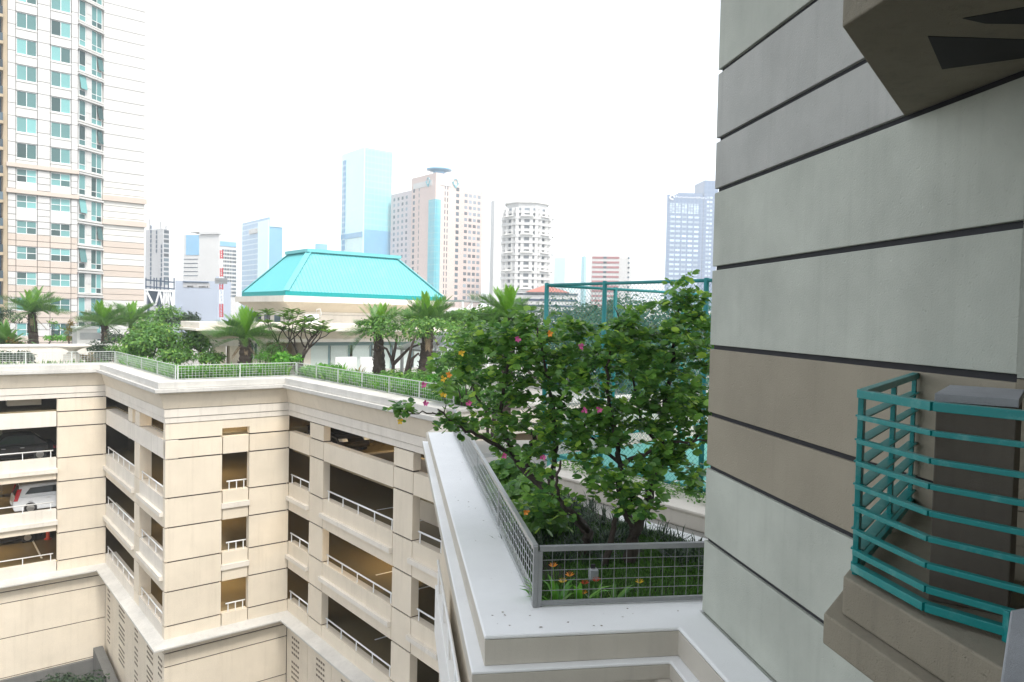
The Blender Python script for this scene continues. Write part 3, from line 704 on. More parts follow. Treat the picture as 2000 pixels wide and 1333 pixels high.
for k in range(N0, N1 + 1):
    zt = zt1 + k * FLH; upper = k >= 1
    zb = zt - (FLH * .595 if upper else FLH * .52); zn = zt - FLH
    for ci, (x0, x1) in enumerate(cols):
        if ci in (1, 3):
            if upper:
                tpan(frT, x0, x1, zn, zb - .22, 'twhite')
                MB().box(frT, x0 + .02, x1 - .02, -.06, .3, zb - .22, zb).build('sill', M['tgrey'], tower)
            else:
                tpan(frT, x0, x1, zn + (FLH * .22 if k < -1 else 0), zb, 'tbeige' if k < -1 else 'twhite')
                if k < -1: tpan(frT, x0, x1, zn, zn + FLH * .22, 'tbeige')
            window(frT, x0 + .06, x1 - .06, zb, zt, 2, [] if upper else [.5], parent=tower)
        else:
            if upper:
                tpan(frT, x0, x1, zb + .25, zt, 'twhite'); tpan(frT, x0, x1, zn, zb + .25, 'twhite')
            else:
                m_ = 'tbeige' if k < -1 else 'twhite'
                tpan(frT, x0, x1, zt - FLH * .26, zt, 'twhite'); tpan(frT, x0, x1, zb, zt - FLH * .26, 'twhite')
                tpan(frT, x0, x1, zn + FLH * .22, zb, m_); tpan(frT, x0, x1, zn, zn + FLH * .22, m_)
    if k in (0, 1):                                        # string courses
        MB().box(frT, b_l - .15, b_r + .1, -.28, .05, zn + .12 if k else zn + .12, zn + .62).build('string_course', M['tbeige'], tower)
    # angled bay
    zf = zn + FLH * .08
    tpan(frY, .0, SB, zf, zf + .22, 'twhite', 0, .6, 'bay_slab', .25)
    tpan(frY, .0, SB, zf + .34, zf + .52, 'tgrey', 0, .6, 'bay_slab', .12)
    a0, a1, a2, a3 = SB * .05, SB * .32, SB * .54, SB * .98
    tpan(frY, a1, a2, zf + .53, zf + FLH * .55, 'twhite' if upper else 'tgrey', .02); tpan(frY, a1, a2, zf + FLH * .55, zf + FLH, 'twhite', .02)
    window(frY, a0, a1, zf + .54, zf + FLH - .02, 1, [.28], parent=tower, rec=.1, open_=(0, 1) if k in (-1, -3, 4) else None)
    window(frY, a2, a3, zf + .54, zf + FLH - .02, 2, [.28], parent=tower, rec=.1, open_=(1, 1) if k in (-2, -5, 2, 5, 3) else None)
    # blank panelled face
    if upper:
        tpan(frR, .05, SR, zn, zn + FLH * .44, 'twhite'); tpan(frR, .05, SR, zn + FLH * .44, zn + FLH, 'twhite')
    else:
        m_ = 'tbeige' if k < 0 else 'tgrey'
        for i, (q0, q1) in enumerate(((0, .25), (.25, .5), (.5, .76), (.76, 1))):
            tpan(frR, .05, SR, zn + FLH * q0, zn + FLH * q1, 'tgrey' if i >= 2 or k >= -1 else 'tbeige')
        if k in (0, -1): MB().box(frR, -.05, SR + .2, -.3, .05, zn + FLH * .2, zn + FLH * .2 + .7).build('string_course', M['tbeige'], tower)
zlo, zhi = zt1 + (N0 - 1) * FLH, zt1 + N1 * FLH
MB().box(frT, b_l + .02, b_r, .33, 14, -24, zhi).build('tower_core', M['joint'], tower)
MB().prism(lambda x, y, z: Vector((x, y, ZC + z)), [(p.x, p.y) for p in (P0 - bn * .33, P1 - bn * .33 + VC * 0, P1 + VB * SR - VC * .33, P1 + VB * SR - VC * 16, P0 - VC * 16)][::-1], -24, zhi).build('tower_core', M['twhite'], tower)
MB().box(frT, b_l, b_r, 0, .3, -24, zlo).box(frR, .05, SR, 0, .3, -24, zlo).build('base_wall', M['twhite'], tower)
# tan corner and the darker wing with balconies to the left of it
MB().box(CP, b_l - .5, b_l - .01, TD + .35, TD + 12, -24, zhi).build('side_wall', M['ttan'], tower)
MB().box(CP, b_l - .45, b_l - .01, TD + .05, TD + .34, -24, zhi).build('corner_strip', M['ttan'], tower)
for k in range(N0, N1 + 1):
    z = zt1 + (k - .4) * FLH
    bs = MB().box(CP, b_l - 9, b_l - .50, TD - .6, TD + .3, z, z + .35).build('balcony', M['ttan'], tower)
    MB().box(CP, b_l - 9, b_l - .52, TD - .58, TD - .52, z + .36, z + 1.3).build('railing', M['tglassdark'], bs)
MB().box(CP, b_l - 9, b_l - .52, TD + 1.6, TD + 12, -24, zhi).build('recess_wall', M['darksteel'], tower)

# ================================================================== PAVILION with the teal roof
pav = thing('roof_pavilion', 'cream pavilion on the roof terrace with a teal hipped metal roof', 'pavilion', CP(26, 54, -4), ROTC)
E0, E1, D0, D1 = 20.1, 33.15, 49.4, 57.9
T0, T1, S0, S1, ZE, ZT = 22.85, 30.25, 51.9, 55.6, 1.43, 4.45
eave = [CP(E0, D0, ZE), CP(E1, D0, ZE), CP(E1, D1, ZE), CP(E0, D1, ZE)]
top = [CP(T0, S0, ZT), CP(T1, S0, ZT), CP(T1, S1, ZT), CP(T0, S1, ZT)]
dn = Vector((0, 0, -.08))
for i in range(4):
    j = (i + 1) % 4
    rp = MB().hexa([eave[i] + dn, eave[j] + dn, top[j] + dn, top[i] + dn, eave[i], eave[j], top[j], top[i]]).build('roof_panel', M['roofteal'], pav)
    n = int((eave[j] - eave[i]).length / .26); rb = MB(); up = Vector((0, 0, .035))
    et = (eave[j] - eave[i]); et_n = et.normalized()
    for k in range(1, n):
        p = eave[i] + et * (k / n); s = (p - eave[i]).length; L = et.length
        # ribs run up the slope until they meet a hip
        sl0 = (top[i] - eave[i]).dot(et_n); sl1 = (eave[j] - top[j]).dot(et_n)
        inner = (top[i] - eave[i]) - et_n * sl0
        f = min(1, s / sl0 if sl0 > 0 else 1, (L - s) / sl1 if sl1 > 0 else 1)
        rb.bar(p + up * .6, p + inner * f + up * .6, .05, .045)
    rb.build('ribs', M['roofteal'], rp, kind='stuff')
    MB().bar(eave[i] + Vector((0, 0, .05)), top[i] + Vector((0, 0, .05)), .42, .06).build('hip_cap', M['roofteal'], pav)
MB().box(CP, T0 - .25, T1 + .25, S0 - .25, S1 + .25, ZT - .02, ZT + .22).build('ridge_cap', M['roofteal'], pav)
M['fascia'] = paint('dark_teal_fascia', (.0, .29, .29), .5, amt=.2, bump=0)
for a0, a1, c0, c1 in ((E0 - .06, E1 + .06, D0 - .06, D0), (E0 - .06, E0, D0 + .001, D1), (E1, E1 + .06, D0 + .001, D1)):
    MB().box(CP, a0, a1, c0, c1, 1.14, 1.44).build('fascia', M['fascia'], pav)
MB().box(CP, E0 - .25, E1 + .9, D0 - .25, D1 + 1.0, .70, 1.12).build('cornice', M['creampale'], pav)
p_ = [(E0 - .1, D0 - .1), (E1 + .7, D0 - .1), (E1 + .7, D1 + .8), (E0 - .1, D1 + .8)]; q_ = [(E0 + .75, D0 + .7), (E1 + .2, D0 + .7), (E1 + .2, D1), (E0 + .75, D1)]
MB().hexa([CP(*x, .05) for x in q_] + [CP(*x, .697) for x in p_]).build('soffit', M['cream'], pav)
MB().box(CP, E0 + .8, E1 + .1, D0 + .75, D1 - .1, -.14, .047).build('upper_wall', M['creampale'], pav)
MB().box(CP, E0 + .84, E1 + .06, D0 + .79, D1 - .14, -4, -.17).build('wall', M['creampale'], pav)
for d in (52.4, 54.4, 56.2):
    MB().box(CP, E0 + .80, E0 + .86, d, d + 1.1, -1.0, -.25).build('window', M['tglassdark'], pav)
# outdoor unit standing on the lower roof
SL0, SL1, SD0 = 13.4, 31.5, 46.0
ac = thing('air_conditioner', 'white outdoor air conditioner unit with round grey fan on the lower roof', 'air conditioner', CP(21.4, 48.9, -.75), ROTC)
b_, z_ = ond(611, 622, 48.6)
MB().box(CP, b_ - .45, b_ + .45, 48.6, 48.95, -.74, z_ + .28).build('case', M['white'], ac, bevel=.02)
MB().lathe(CP(0, 0, 0), [(.0, 0), (.01, .001)], 3) if False else None
fan = MB(); c0 = CP(b_ - .16, 48.58, z_)
fan.add([c0 + (VB * math.cos(a) + Vector((0, 0, 1)) * math.sin(a)) * .25 for a in [i * math.pi / 10 for i in range(20)]] + [c0 - VC * .015 + (VB * math.cos(a) + Vector((0, 0, 1)) * math.sin(a)) * .25 for a in [i * math.pi / 10 for i in range(20)]],
        [tuple(range(20)), tuple(range(20, 40))[::-1]] + [(i, (i + 1) % 20, 20 + (i + 1) % 20, 20 + i) for i in range(20)])
fan.build('fan', M['greyframe'], ac)
MB().tube([CP(b_ + .3, 48.75, z_ + .28), CP(b_ + .35, 48.75, z_ + .62), CP(b_ + .6, 48.75, z_ + .66), CP(b_ + .72, 48.8, z_ + .3), CP(b_ + .6, 48.9, z_)], .03, 6).build('pipe', M['white'], ac, smooth=True)
# lower block with the flat roof, columns and sliding doors
low = thing('garden_lounge', 'low flat-roofed cream block with square columns and wide white sliding doors', 'building', CP(22, 47.5, -4), ROTC)
MB().box(CP, SL0, SL1, SD0, 49.9, -1.08, -.72).build('roof_slab', M['creampale'], low, bevel=.03)
MB().box(CP, SL0 - .25, SL1 + .2, SD0 - .25, 49.9, -1.24, -1.083).build('roof_slab', M['creampale'], low, bevel=.03)
q0 = [(SL0 + .1, SD0 + .1), (SL1, SD0 + .1), (SL1, 49.8), (SL0 + .1, 49.8)]; q1 = [(SL0 + .9, SD0 + .6), (SL1, SD0 + .6), (SL1, 49.8), (SL0 + .9, 49.8)]
MB().hexa([CP(*x, -1.75) for x in q1] + [CP(*x, -1.243) for x in q0]).build('soffit', M['cream'], low)
MB().box(CP, SL0 + .9, SL1, SD0 + .6, 49.8, -1.98, -1.753).build('beam', M['creampale'], low)
for px0, px1 in ((421, 441), (449, 469)):
    b0, z0 = ond(px0, 690, 46.8); b1, _ = ond(px1, 690, 46.8)
    MB().box(CP, b0, b1, 46.8, 46.8 + (b1 - b0), -3.95, -1.985).build('column', M['cream'], low)
    MB().box(CP, b0 - .12, b1 + .12, 46.68, 46.92 + (b1 - b0), -2.2, -1.99).build('capital', M['creampale'], low)
bx = lambda px: ond(px, 690, 47.4)[0]
MB().box(CP, bx(484), bx(520), 47.4, 49.8, -3.95, -1.985).build('wall', M['creampale'], low)
wn_ = window(lambda x, t, z: CP(x, 47.4 + t, z), bx(487), bx(503), -3.1, -2.0, 2, [], 'tglassdark', -.05, low)
MB().box(CP, bx(521), bx(592), 49.3, 49.7, -3.95, -1.985).build('recess_wall', M['ttan'], low)
MB().box(CP, bx(592), bx(606), 47.3, 49.8, -3.95, -1.985).build('wall', M['creampale'], low)
M['door'] = glassmat('frosted_door', (.62, .70, .66), .3, .12)
M['bluegreen'] = paint('blue_grey_frame', (.20, .30, .31), .5, amt=.15, bump=0)
MB().box(CP, bx(606), bx(905), 47.32, 47.5, -2.25, -1.985).build('door_head', M['bluegreen'], low)
for a, b in ((606, 641), (645, 680), (688, 722), (727, 762), (767, 803), (808, 850), (855, 900)):
    MB().box(CP, bx(a) + .04, bx(b), 47.42, 47.48, -3.95, -2.253).build('sliding_door', M['door'], low)
    MB().box(CP, bx(b), bx(b) + .11, 47.36, 47.5, -3.95, -2.253).build('door_post', M['bluegreen'], low)
# free-standing white screens
for i, (a, b, dd) in enumerate(((655, 690, 44.6), (704, 735, 44.2))):
    ba, za = ond(a, 700, dd); bb, _ = ond(b, 700, dd); zt_ = ond(a, 698, dd)[1]
    sc = thing('garden_screen', ('white blank screen panel standing in front of the doors, left one' if i == 0 else 'white blank screen panel partly behind the palm trunk'), 'screen', CP((ba + bb) / 2, dd, -3.95), ROTC, 'white screen panels')
    MB().box(CP, ba, bb, dd, dd + .1, -3.948, zt_).build('panel', M['white'], sc, bevel=.01)
    MB().box(CP, bb - .002 if False else bb, bb + .28, dd + .02, dd + .5, -3.948, zt_ - .03).build('return_panel', M['white'], sc, bevel=.01)
# steel gazebo frame
gz = thing('gazebo', 'pale steel gazebo with an open slatted hipped roof', 'gazebo', CP(26.3, 38.5, -3.95), ROTC)
gc = CP(26.3, 38.6, 0); GW = 2.1; ze, za = -2.15, -1.05
for sx in (-1, 1):
    for sy in (-1, 1):
        p = gc + VB * sx * GW - VC * sy * GW
        MB().bar(Vector((p.x, p.y, ZC - 3.95)), Vector((p.x, p.y, ZC + ze)), .16, .16, VB).build('post', M['galv'], gz)
ce = [gc + VB * sx * (GW + .3) - VC * sy * (GW + .3) + Vector((0, 0, ze)) for sx, sy in ((-1, -1), (1, -1), (1, 1), (-1, 1))]
ca = [gc + VB * sx * .35 - VC * sy * .35 + Vector((0, 0, za)) for sx, sy in ((-1, -1), (1, -1), (1, 1), (-1, 1))]
for i in range(4):
    j = (i + 1) % 4
    MB().bar(ce[i], ce[j], .14, .14).build('beam', M['galv'], gz); MB().bar(ce[i], ca[i], .09, .09).build('hip_rafter', M['galv'], gz); MB().bar(ca[i], ca[j], .08, .08).build('beam', M['galv'], gz)
    for k in range(1, 10):
        f = k / 10; MB().bar(ce[i].lerp(ce[j], f), ca[i].lerp(ca[j], f), .05, .07).build('slat', M['galv'], gz)
    for f in (.35, .68): MB().bar(ce[i].lerp(ca[i], f), ce[j].lerp(ca[j], f), .045, .045).build('batten', M['galv'], gz)

# urn on its pedestal, low planter and the small garden block at the far left
ub = CP(8.2, 52.2, 0); u0 = at(142, 705, 46.0)
ur = thing('stone_urn', 'pale stone urn on a square pedestal by the left roof fence', 'urn', Vector((u0.x, u0.y, ZC - 3.95)))
uc = Vector((u0.x, u0.y, ZC - 3.95))
MB().box(lambda x, y, z: uc + Vector((x, y, z)), -.55, .55, -.55, .55, 0, .3).build('plinth', M['creampale'], ur, bevel=.03)
MB().box(lambda x, y, z: uc + Vector((x, y, z)), -.38, .38, -.38, .38, .301, 1.05).build('pedestal', M['creampale'], ur, bevel=.03)
MB().lathe(uc + Vector((0, 0, 1.051)), [(.32, 0), (.34, .06), (.22, .14), (.30, .24), (.62, .38), (1.02, .46), (1.05, .54), (.9, .55)], 20).build('bowl', M['creampale'], ur, smooth=True)
pl = thing('planter_wall', 'long cream planter wall with a lavender coping on the roof terrace, far left', 'planter', CP(6, 60, -3.95), ROTC)
MB().box(CP, -6, 14, 60, 60.6, -3.948, -2.75).build('wall', M['creampale'], pl)
MB().box(CP, -6.1, 14.1, 59.9, 60.7, -2.747, -2.6).build('coping', M['twhite'], pl)
kb = thing('garden_kiosk', 'small white box-shaped kiosk among the palms below the apartment tower', 'kiosk', CP(13, 66, -3.95), ROTC)
pA, pB = ond(150, 640, 64), ond(190, 640, 64)
MB().box(CP, pA[0], pB[0], 64, 66, -3.948, -1.62).build('wall', M['twhite'], kb); MB().box(CP, pA[0] - .1, pB[0] + .1, 63.9, 66.1, -1.617, -1.45).build('roof', M['white'], kb)
MB().box(CP, pA[0] + .2, pA[0] + 1.6, 63.96, 63.999, -.0 - 2.4, -1.9).build('vent', M['galv'], kb)

# ================================================================== FAR TOWERS
def corner(px, ytop, Y): return at(px, ytop, Y)
def far(name, label, cat, pc, ytop, Y, xl, xr, hl=-39.17, hr=50.83, mats=('twhite', 'twhite'), z0=-24, group=None, body=True):
    """a far block known by its near corner column pc and the columns where its two faces end"""
    c = at(pc, ytop, Y); zt = c.z - ZC; c = Vector((c.x, c.y, 0))
    dl = Vector((math.sin(R(hl)), math.cos(R(hl)), 0)); dr = Vector((math.sin(R(hr)), math.cos(R(hr)), 0))
    ll = hit_px(c, dl, xl); lr = hit_px(c, dr, xr)
    nl = Vector((-dl.y, dl.x, 0)); nr = Vector((dr.y, -dr.x, 0))
    t = thing(name, label, cat, Vector((c.x, c.y, ZC + z0)), math.atan2(dr.y, dr.x), group)
    L = lambda s, tt, z: c + dl * s - nl * tt + Vector((0, 0, ZC + z)); Rr = lambda s, tt, z: c + dr * s - nr * tt + Vector((0, 0, ZC + z))
    if body:
        q = [c, c + dr * lr, c + dr * lr + dl * ll, c + dl * ll]
        MB().prism(lambda x, y, z: Vector((x, y, ZC + z)), [(p.x, p.y) for p in q], z0, zt).build('tower_body', M[mats[1]], t)
        if mats[0] != mats[1]: MB().box(L, .02, ll - .02, -.06, -.01, z0, zt).build('side_cladding', M[mats[0]], t)
    return t, L, Rr, ll, lr, zt
def winset(t, fr, places, w, h, dep, mat, name='window', out=.08):
    """alike window boxes on a far face: one mesh shared by separate objects"""
    inv = MW[t.name].inverted(); o0 = fr(0, 0, 0)
    vs_ = [inv.to_3x3() @ (fr(x, y, z) - o0) for z in (-h / 2, h / 2) for y in (-out, dep) for x in (-w / 2, w / 2)]
    me = bpy.data.meshes.new(name); me.from_pydata([tuple(v) for v in vs_], [], [(0, 2, 3, 1), (4, 5, 7, 6), (0, 1, 5, 4), (2, 6, 7, 3), (0, 4, 6, 2), (1, 3, 7, 5)])
    for s, z in places: put(name, me, M[mat], t, loc=inv @ fr(s, 0, z))
def zpx(px, py, Y): return at(px, py, Y).z - ZC

# teal glass tower
t, L, Q, ll, lr, zt = far('glass_tower', 'tall pale teal glass office tower behind the pavilion roof', 'tower', 711, 288, 430, 666, 764, mats=('cwpale', 'cwteal'))
MB().box(L, ll * .80, ll * .92, -.5, -.1, -24, zt - 4).build('stair_strip', M['cwblue'], t); MB().box(L, 0.3, ll - .3, -.4, -.08, zpx(690, 466, 440), zpx(690, 456, 440)).build('plant_floor', M['cwblue2'], t)
MB().box(Q, .3, lr - .3, -.3, -.02, -24, zpx(735, 452, 440)).build('lower_glass', M['cwblue2'], t)
MB().box(Q, .0, .5, -.6, .3, -24, zt + .8).box(Q, lr - .4, lr, -.4, .3, -24, zt + .6).build('corner_fin', M['cwpale'], t)
# beige tower seen corner-on
t, L, Q, ll, lr, zt = far('beige_tower', 'pinkish beige office tower with square windows and a blue rooftop disc', 'tower', 852, 361, 400, 763, 942, mats=('pinkbeige2', 'pinkbeige'))
ztl = zt
zc2 = zpx(852, 338, 400)
ql, qr = hit_px(Q(0, 0, 0) - Vector((0, 0, ZC)), (L(1, 0, 0) - L(0, 0, 0)), 805), hit_px(Q(0, 0, 0) - Vector((0, 0, ZC)), (Q(1, 0, 0) - Q(0, 0, 0)), 897)
cc = Q(0, 0, 0); dl_ = L(1, 0, 0) - L(0, 0, 0); dr_ = Q(1, 0, 0) - Q(0, 0, 0)
core = [cc - (dl_ + dr_) * .8, cc + dr_ * qr - dl_ * .8, cc + dr_ * qr + dl_ * ql, cc + dl_ * ql - dr_ * .8]
MB().prism(lambda x, y, z: Vector((x, y, ZC + z)), [(p.x, p.y) for p in core], -24, zc2).build('corner_block', M['pinkbeige'], t)
fl = 3.33; z_first = zpx(935, 381, 400)
def smap(fr, d, px): return hit_px(cc - Vector((0, 0, ZC)), d, px)
for fr, d_, pcs, pmat in ((L, dl_, (769.5, 777.5, 785.5, 793.5), 'tglassmid'), (Q, dr_, (909, 917.5, 926, 934.5), 'tglassmid')):
    pl_ = [(smap(fr, d_, px), zt - 3.4 - k * fl) for px in pcs for k in range(18)]
    winset(t, fr, pl_, 2.0, 1.75, .1, pmat)
ofs = lambda fr: (lambda s, tt, z: fr(s, tt - .8, z))
winset(t, ofs(L), [(smap(L, dl_, 810), zt - 1.0 - k * fl) for k in range(19)], 2.0, 2.0, .1, 'tglassdark'); winset(t, ofs(Q), [(smap(Q, dr_, 891), zt - 1.0 - k * fl) for k in range(19)], 2.0, 2.0, .1, 'tglassdark')
winset(t, ofs(L), [(smap(L, dl_, 820), zt - .8 - k * fl) for k in range(19)], .55, 2.2, .1, 'tglassdark', 'slit_window'); winset(t, ofs(Q), [(smap(Q, dr_, px), zt - .8 - k * fl) for k in range(19) for px in (866.5, 871.5)], .55, 2.2, .1, 'tglassdark', 'slit_window')
sl, sr = smap(L, dl_, 840), smap(Q, dr_, 857.5); zs1 = zpx(850, 390, 400)
MB().box(ofs(L), -1.3, sl, -.5, .3, -24, zs1).box(ofs(Q), -.29, sr, -.5, .3, -24, zs1).build('glass_strip', M['strip'], t)
dc = cc + (dl_ + dr_) * 5 + Vector((0, 0, zc2))
MB().lathe(dc, [(3.2, 0), (3.2, 1.6), (7.0, 2.6), (7.0, 3.2), (3, 3.9), (.1, 4.1)], 20).build('rooftop_disc', M['cwblue2'], t)
for fr, s0, s1, se in ((ofs(L), smap(L, dl_, 845), smap(L, dl_, 809), smap(L, dl_, 838)), (ofs(Q), smap(Q, dr_, 857), smap(Q, dr_, 879), smap(Q, dr_, 886))):
    MB().box(fr, min(s0, s1), max(s0, s1), -.25, .1, zpx(880, 362, 400), zpx(880, 351, 400)).build('sign_panel', M['twhite'], t)
    em = MB(); c = fr(se, -.35, zpx(850, 352, 400)); dx = fr(1, 0, 0) - fr(0, 0, 0); up = Vector((0, 0, 1))
    em.tube([c + (dx * math.cos(a) * 1.3 + up * math.sin(a) * 1.9) for a in [i * math.pi / 8 for i in range(17)]], .22, 5)
    for sg in (-1, 1): em.tube([c - up * 2.9, c - up * 1.4 + dx * 1.2 * sg, c + dx * 2.2 * sg + up * .2], .22, 5)
    em.build('emblem', M['strip'], t)
# balcony tower
t, L, Q, ll, lr, zt = far('balcony_tower', 'white round-cornered apartment tower ringed with balconies', 'tower', 1028, 404, 370, 978, 1076, hl=-62, hr=62, mats=('twhite', 'twhite'), body=False)
cc = Q(0, 0, 0); dl_ = L(1, 0, 0) - L(0, 0, 0); dr_ = Q(1, 0, 0) - Q(0, 0, 0); cen = cc + dl_ * ll * .5 + dr_ * lr * .5 - Vector((0, 0, ZC)); cen.z = 0
ax = Vector((1, 0, 0)); ay = Vector((0, 1, 0)); hw = (at(1080, 500, 375).x - at(973, 500, 375).x) / 2; cen = Vector((at(1027, 500, 385).x, 385, 0))
def octo(s): return [(cen + ax * hw * s * math.sin(a) * (1.0 if abs(math.sin(a)) > .3 else 1) + ay * hw * s * -math.cos(a)) for a in [R(22.5 + i * 45) for i in range(8)]]
frO = lambda x, y, z: Vector((x, y, ZC + z))
MB().prism(frO, [(p.x, p.y) for p in octo(.86)], -24, zt).build('tower_body', M['tglassmid'], t)
fl = 3.02
for k in range(18):
    z = zt - 1.2 - k * fl
    MB().prism(frO, [(p.x, p.y) for p in octo(1.02 if k % 3 else .97)], z - 1.55, z - .25).build('balcony', M['twhite'], t)
    if k % 3 == 1:
        po = octo(1.10)
        for i in (6, 7, 0, 1):
            a, b = po[i], po[(i + 1) % 8]; m0, m1 = a.lerp(b, .2), a.lerp(b, .8)
            ci = octo(.9); c0, c1 = ci[i].lerp(ci[(i + 1) % 8], .3), ci[i].lerp(ci[(i + 1) % 8], .7)
            zz = Vector((0, 0, ZC + z - .2)); zu = Vector((0, 0, 1.0))
            MB().add([m0 + zz, m1 + zz, c1 + zz + zu, c0 + zz + zu, m0 + zz - zu * .15, m1 + zz - zu * .15], [(0, 1, 2, 3), (4, 5, 1, 0), (4, 3, 2, 5), (0, 3, 4), (1, 5, 2)]).build('awning', M['tgrey'], t)
for i in range(8):
    a, b = octo(.93)[i], octo(.93)[(i + 1) % 8]
    for f in (.0, .28, .72):
        p = a.lerp(b, f); MB().bar(Vector((p.x, p.y, 0)), Vector((p.x, p.y, ZC + zt)), 1.7, 1.7, ax).build('pier', M['twhite'], t)
MB().prism(frO, [(p.x, p.y) for p in octo(.8)], zt, zt + 2.6).build('roof_storey', M['twhite'], t); MB().prism(frO, [(p.x, p.y) for p in octo(.88)], zt + 2.61, zt + 3.2).build('roof_slab', M['tgrey'], t)
# pale slab left of it and the thin ones between
far('pale_slab_tower', 'very pale slim tower just left of the balcony tower', 'tower', 966, 392, 520, 958, 975, mats=('twhite', 'twhite'))
far('blue_block_tower', 'pale blue slab tower fading in the haze right of the balcony tower', 'tower', 1104, 503, 900, 1084, 1126, mats=('cwpale', 'cwpale'))
t, L, Q, ll, lr, zt = far('spire_tower', 'narrow teal tower with a thin spire in the distance', 'tower', 1142, 501, 800, 1137, 1147, mats=('cwteal', 'cwteal'))
MB().tube([Q(lr * .5, 2, zt), Q(lr * .5, 2, zt + 9)], [.5, .1], 6).build('spire', M['conc'], t)
# banded block
t, L, Q, ll, lr, zt = far('banded_block', 'white apartment block with dull pink window bands behind the court fence', 'building', 1229, 505, 330, 1156, 1236, hl=-80, hr=10, mats=('twhite', 'twhite'))
c0_ = Q(0, 0, 0) - Vector((0, 0, ZC)); dL = L(1, 0, 0) - L(0, 0, 0)
sa, sb, sm0, sm1 = hit_px(c0_, dL, 1211), hit_px(c0_, dL, 1158.5), hit_px(c0_, dL, 1186.5), hit_px(c0_, dL, 1180)
for k in range(12):
    z = zpx(1190, 504 + k * 9.35, 332); h = .95
    MB().box(L, sa, sm0, -.12, .1, z - h / 2, z + h / 2).build('window_band', M['pinkband'], t); MB().box(L, sm1, sb, -.12, .1, z - h / 2, z + h / 2).build('window_band', M['pinkband'], t)
    MB().box(L, sm0 + .02, sm1 - .02, -.13, .1, z - h / 2, z + h / 2).build('window', M['tglassdark'], t)
    s_ = hit_px(c0_, dL, 1231); MB().box(L, s_ - .1, s_ + .75, -.12, .1, z - .5, z + .3).build('window', M['tglassdark'], t)
MB().box(L, sa - 1, sb + .5, .3, 6, zt, zt + 1.0).build('roof_storey', M['twhite'], t)
MB().box(L, .3, 2.6, .5, 3, zt, zt + 4.2).build('lift_tower', M['tgrey'], t)
# slate tower with sign
t, L, Q, ll, lr, zt = far('slate_tower', 'hazy slate blue tower with a white ring emblem, beside the near building', 'tower', 1303.5, 380, 560, 1301, 1372, hl=-30, hr=83, mats=('cwslate', 'cwslate'))
c0_ = Q(0, 0, 0) - Vector((0, 0, ZC)); dR = Q(1, 0, 0) - Q(0, 0, 0); sx = lambda px: hit_px(c0_, dR, px)
MB().box(Q, sx(1325), sx(1371), .5, 8, zt, zt + 1.8).build('roof_storey', M['cwslate'], t)
MB().box(Q, sx(1373), sx(1400), -.5, 20, -24, zpx(1380, 351, 560)).build('second_block', M['cwslate'], t)
M['signwhite'] = plain('white_sign_letters', (.85, .87, .9), .5)
ce_ = Q(sx(1310.5), -.5, zpx(1310, 386, 560)); up = Vector((0, 0, 1))
MB().tube([ce_ + dR * 1.6 * math.cos(a) + up * 1.6 * math.sin(a) for a in [i * math.pi / 10 for i in range(18)]], .55, 5).build('emblem', M['signwhite'], t)
lx = sx(1318); rr2 = random.Random(5); sg = MB()
for i in range(14):
    w = 1.0 + .5 * rr2.random(); h = 1.0 + (.7 if i in (0, 9, 10) else 0); z = zpx(1340, 385.5, 560)
    sg.box(Q, lx, lx + .3, -.5, -.2, z - .5, z - .5 + h); sg.box(Q, lx + .31, lx + w, -.5, -.2, z - .5 + (.35 if i % 2 else .8), z - .5 + (.6 if i % 2 else 1.05)); lx += w + .45
sg.build('sign_letters', M['signwhite'], t, kind='stuff')
M['palewin'] = glassmat('pale_tower_window', (.42, .52, .60), .2, .35)
pw_ = [(sx(px), zpx(1340, 399 + k * 3.3, 560)) for px in (1309, 1314, 1321, 1326, 1333, 1338, 1345, 1350, 1356, 1361) for k in range(6)]
winset(t, Q, pw_, 1.55, .95, .1, 'palewin', out=.15)
pw_ = [(sx(px), zpx(1340, 424 + k * 9.3, 560)) for px in (1313, 1324, 1336, 1348, 1360) for k in range(17)]
winset(t, Q, pw_, 3.4, 1.5, .1, 'palewin', out=.15)
pw_ = [(sx(px), zpx(1340, 384 + k * 8.5, 560)) for px in (1381, 1387) for k in range(20)]
winset(t, lambda s, tt, z: Q(s, tt - .5, z), pw_, 1.8, 1.5, .1, 'palewin', out=.15)
# glass office block left of the pavilion
t, L, Q, ll, lr, zt = far('glass_office_block', 'blue and white glass office block left of the teal roof', 'tower', 526, 424, 470, 473, 552, mats=('cwblue', 'cwblue2'))
c0_ = Q(0, 0, 0) - Vector((0, 0, ZC)); dL = L(1, 0, 0) - L(0, 0, 0); sxl = lambda px: hit_px(c0_, dL, px)
MB().box(L, -.5, sxl(506), -.8, -.1, -24, zt - 2).build('pale_wall', M['cwpale'], t); MB().box(L, sxl(505), sxl(489), -1.0, -.1, zpx(500, 452, 475), zpx(500, 443, 475)).build('sky_deck', M['tgrey'], t)
MB().box(Q, .2, lr, -.5, -.05, zt - 6, zt).build('crown', M['cwpale'], t)
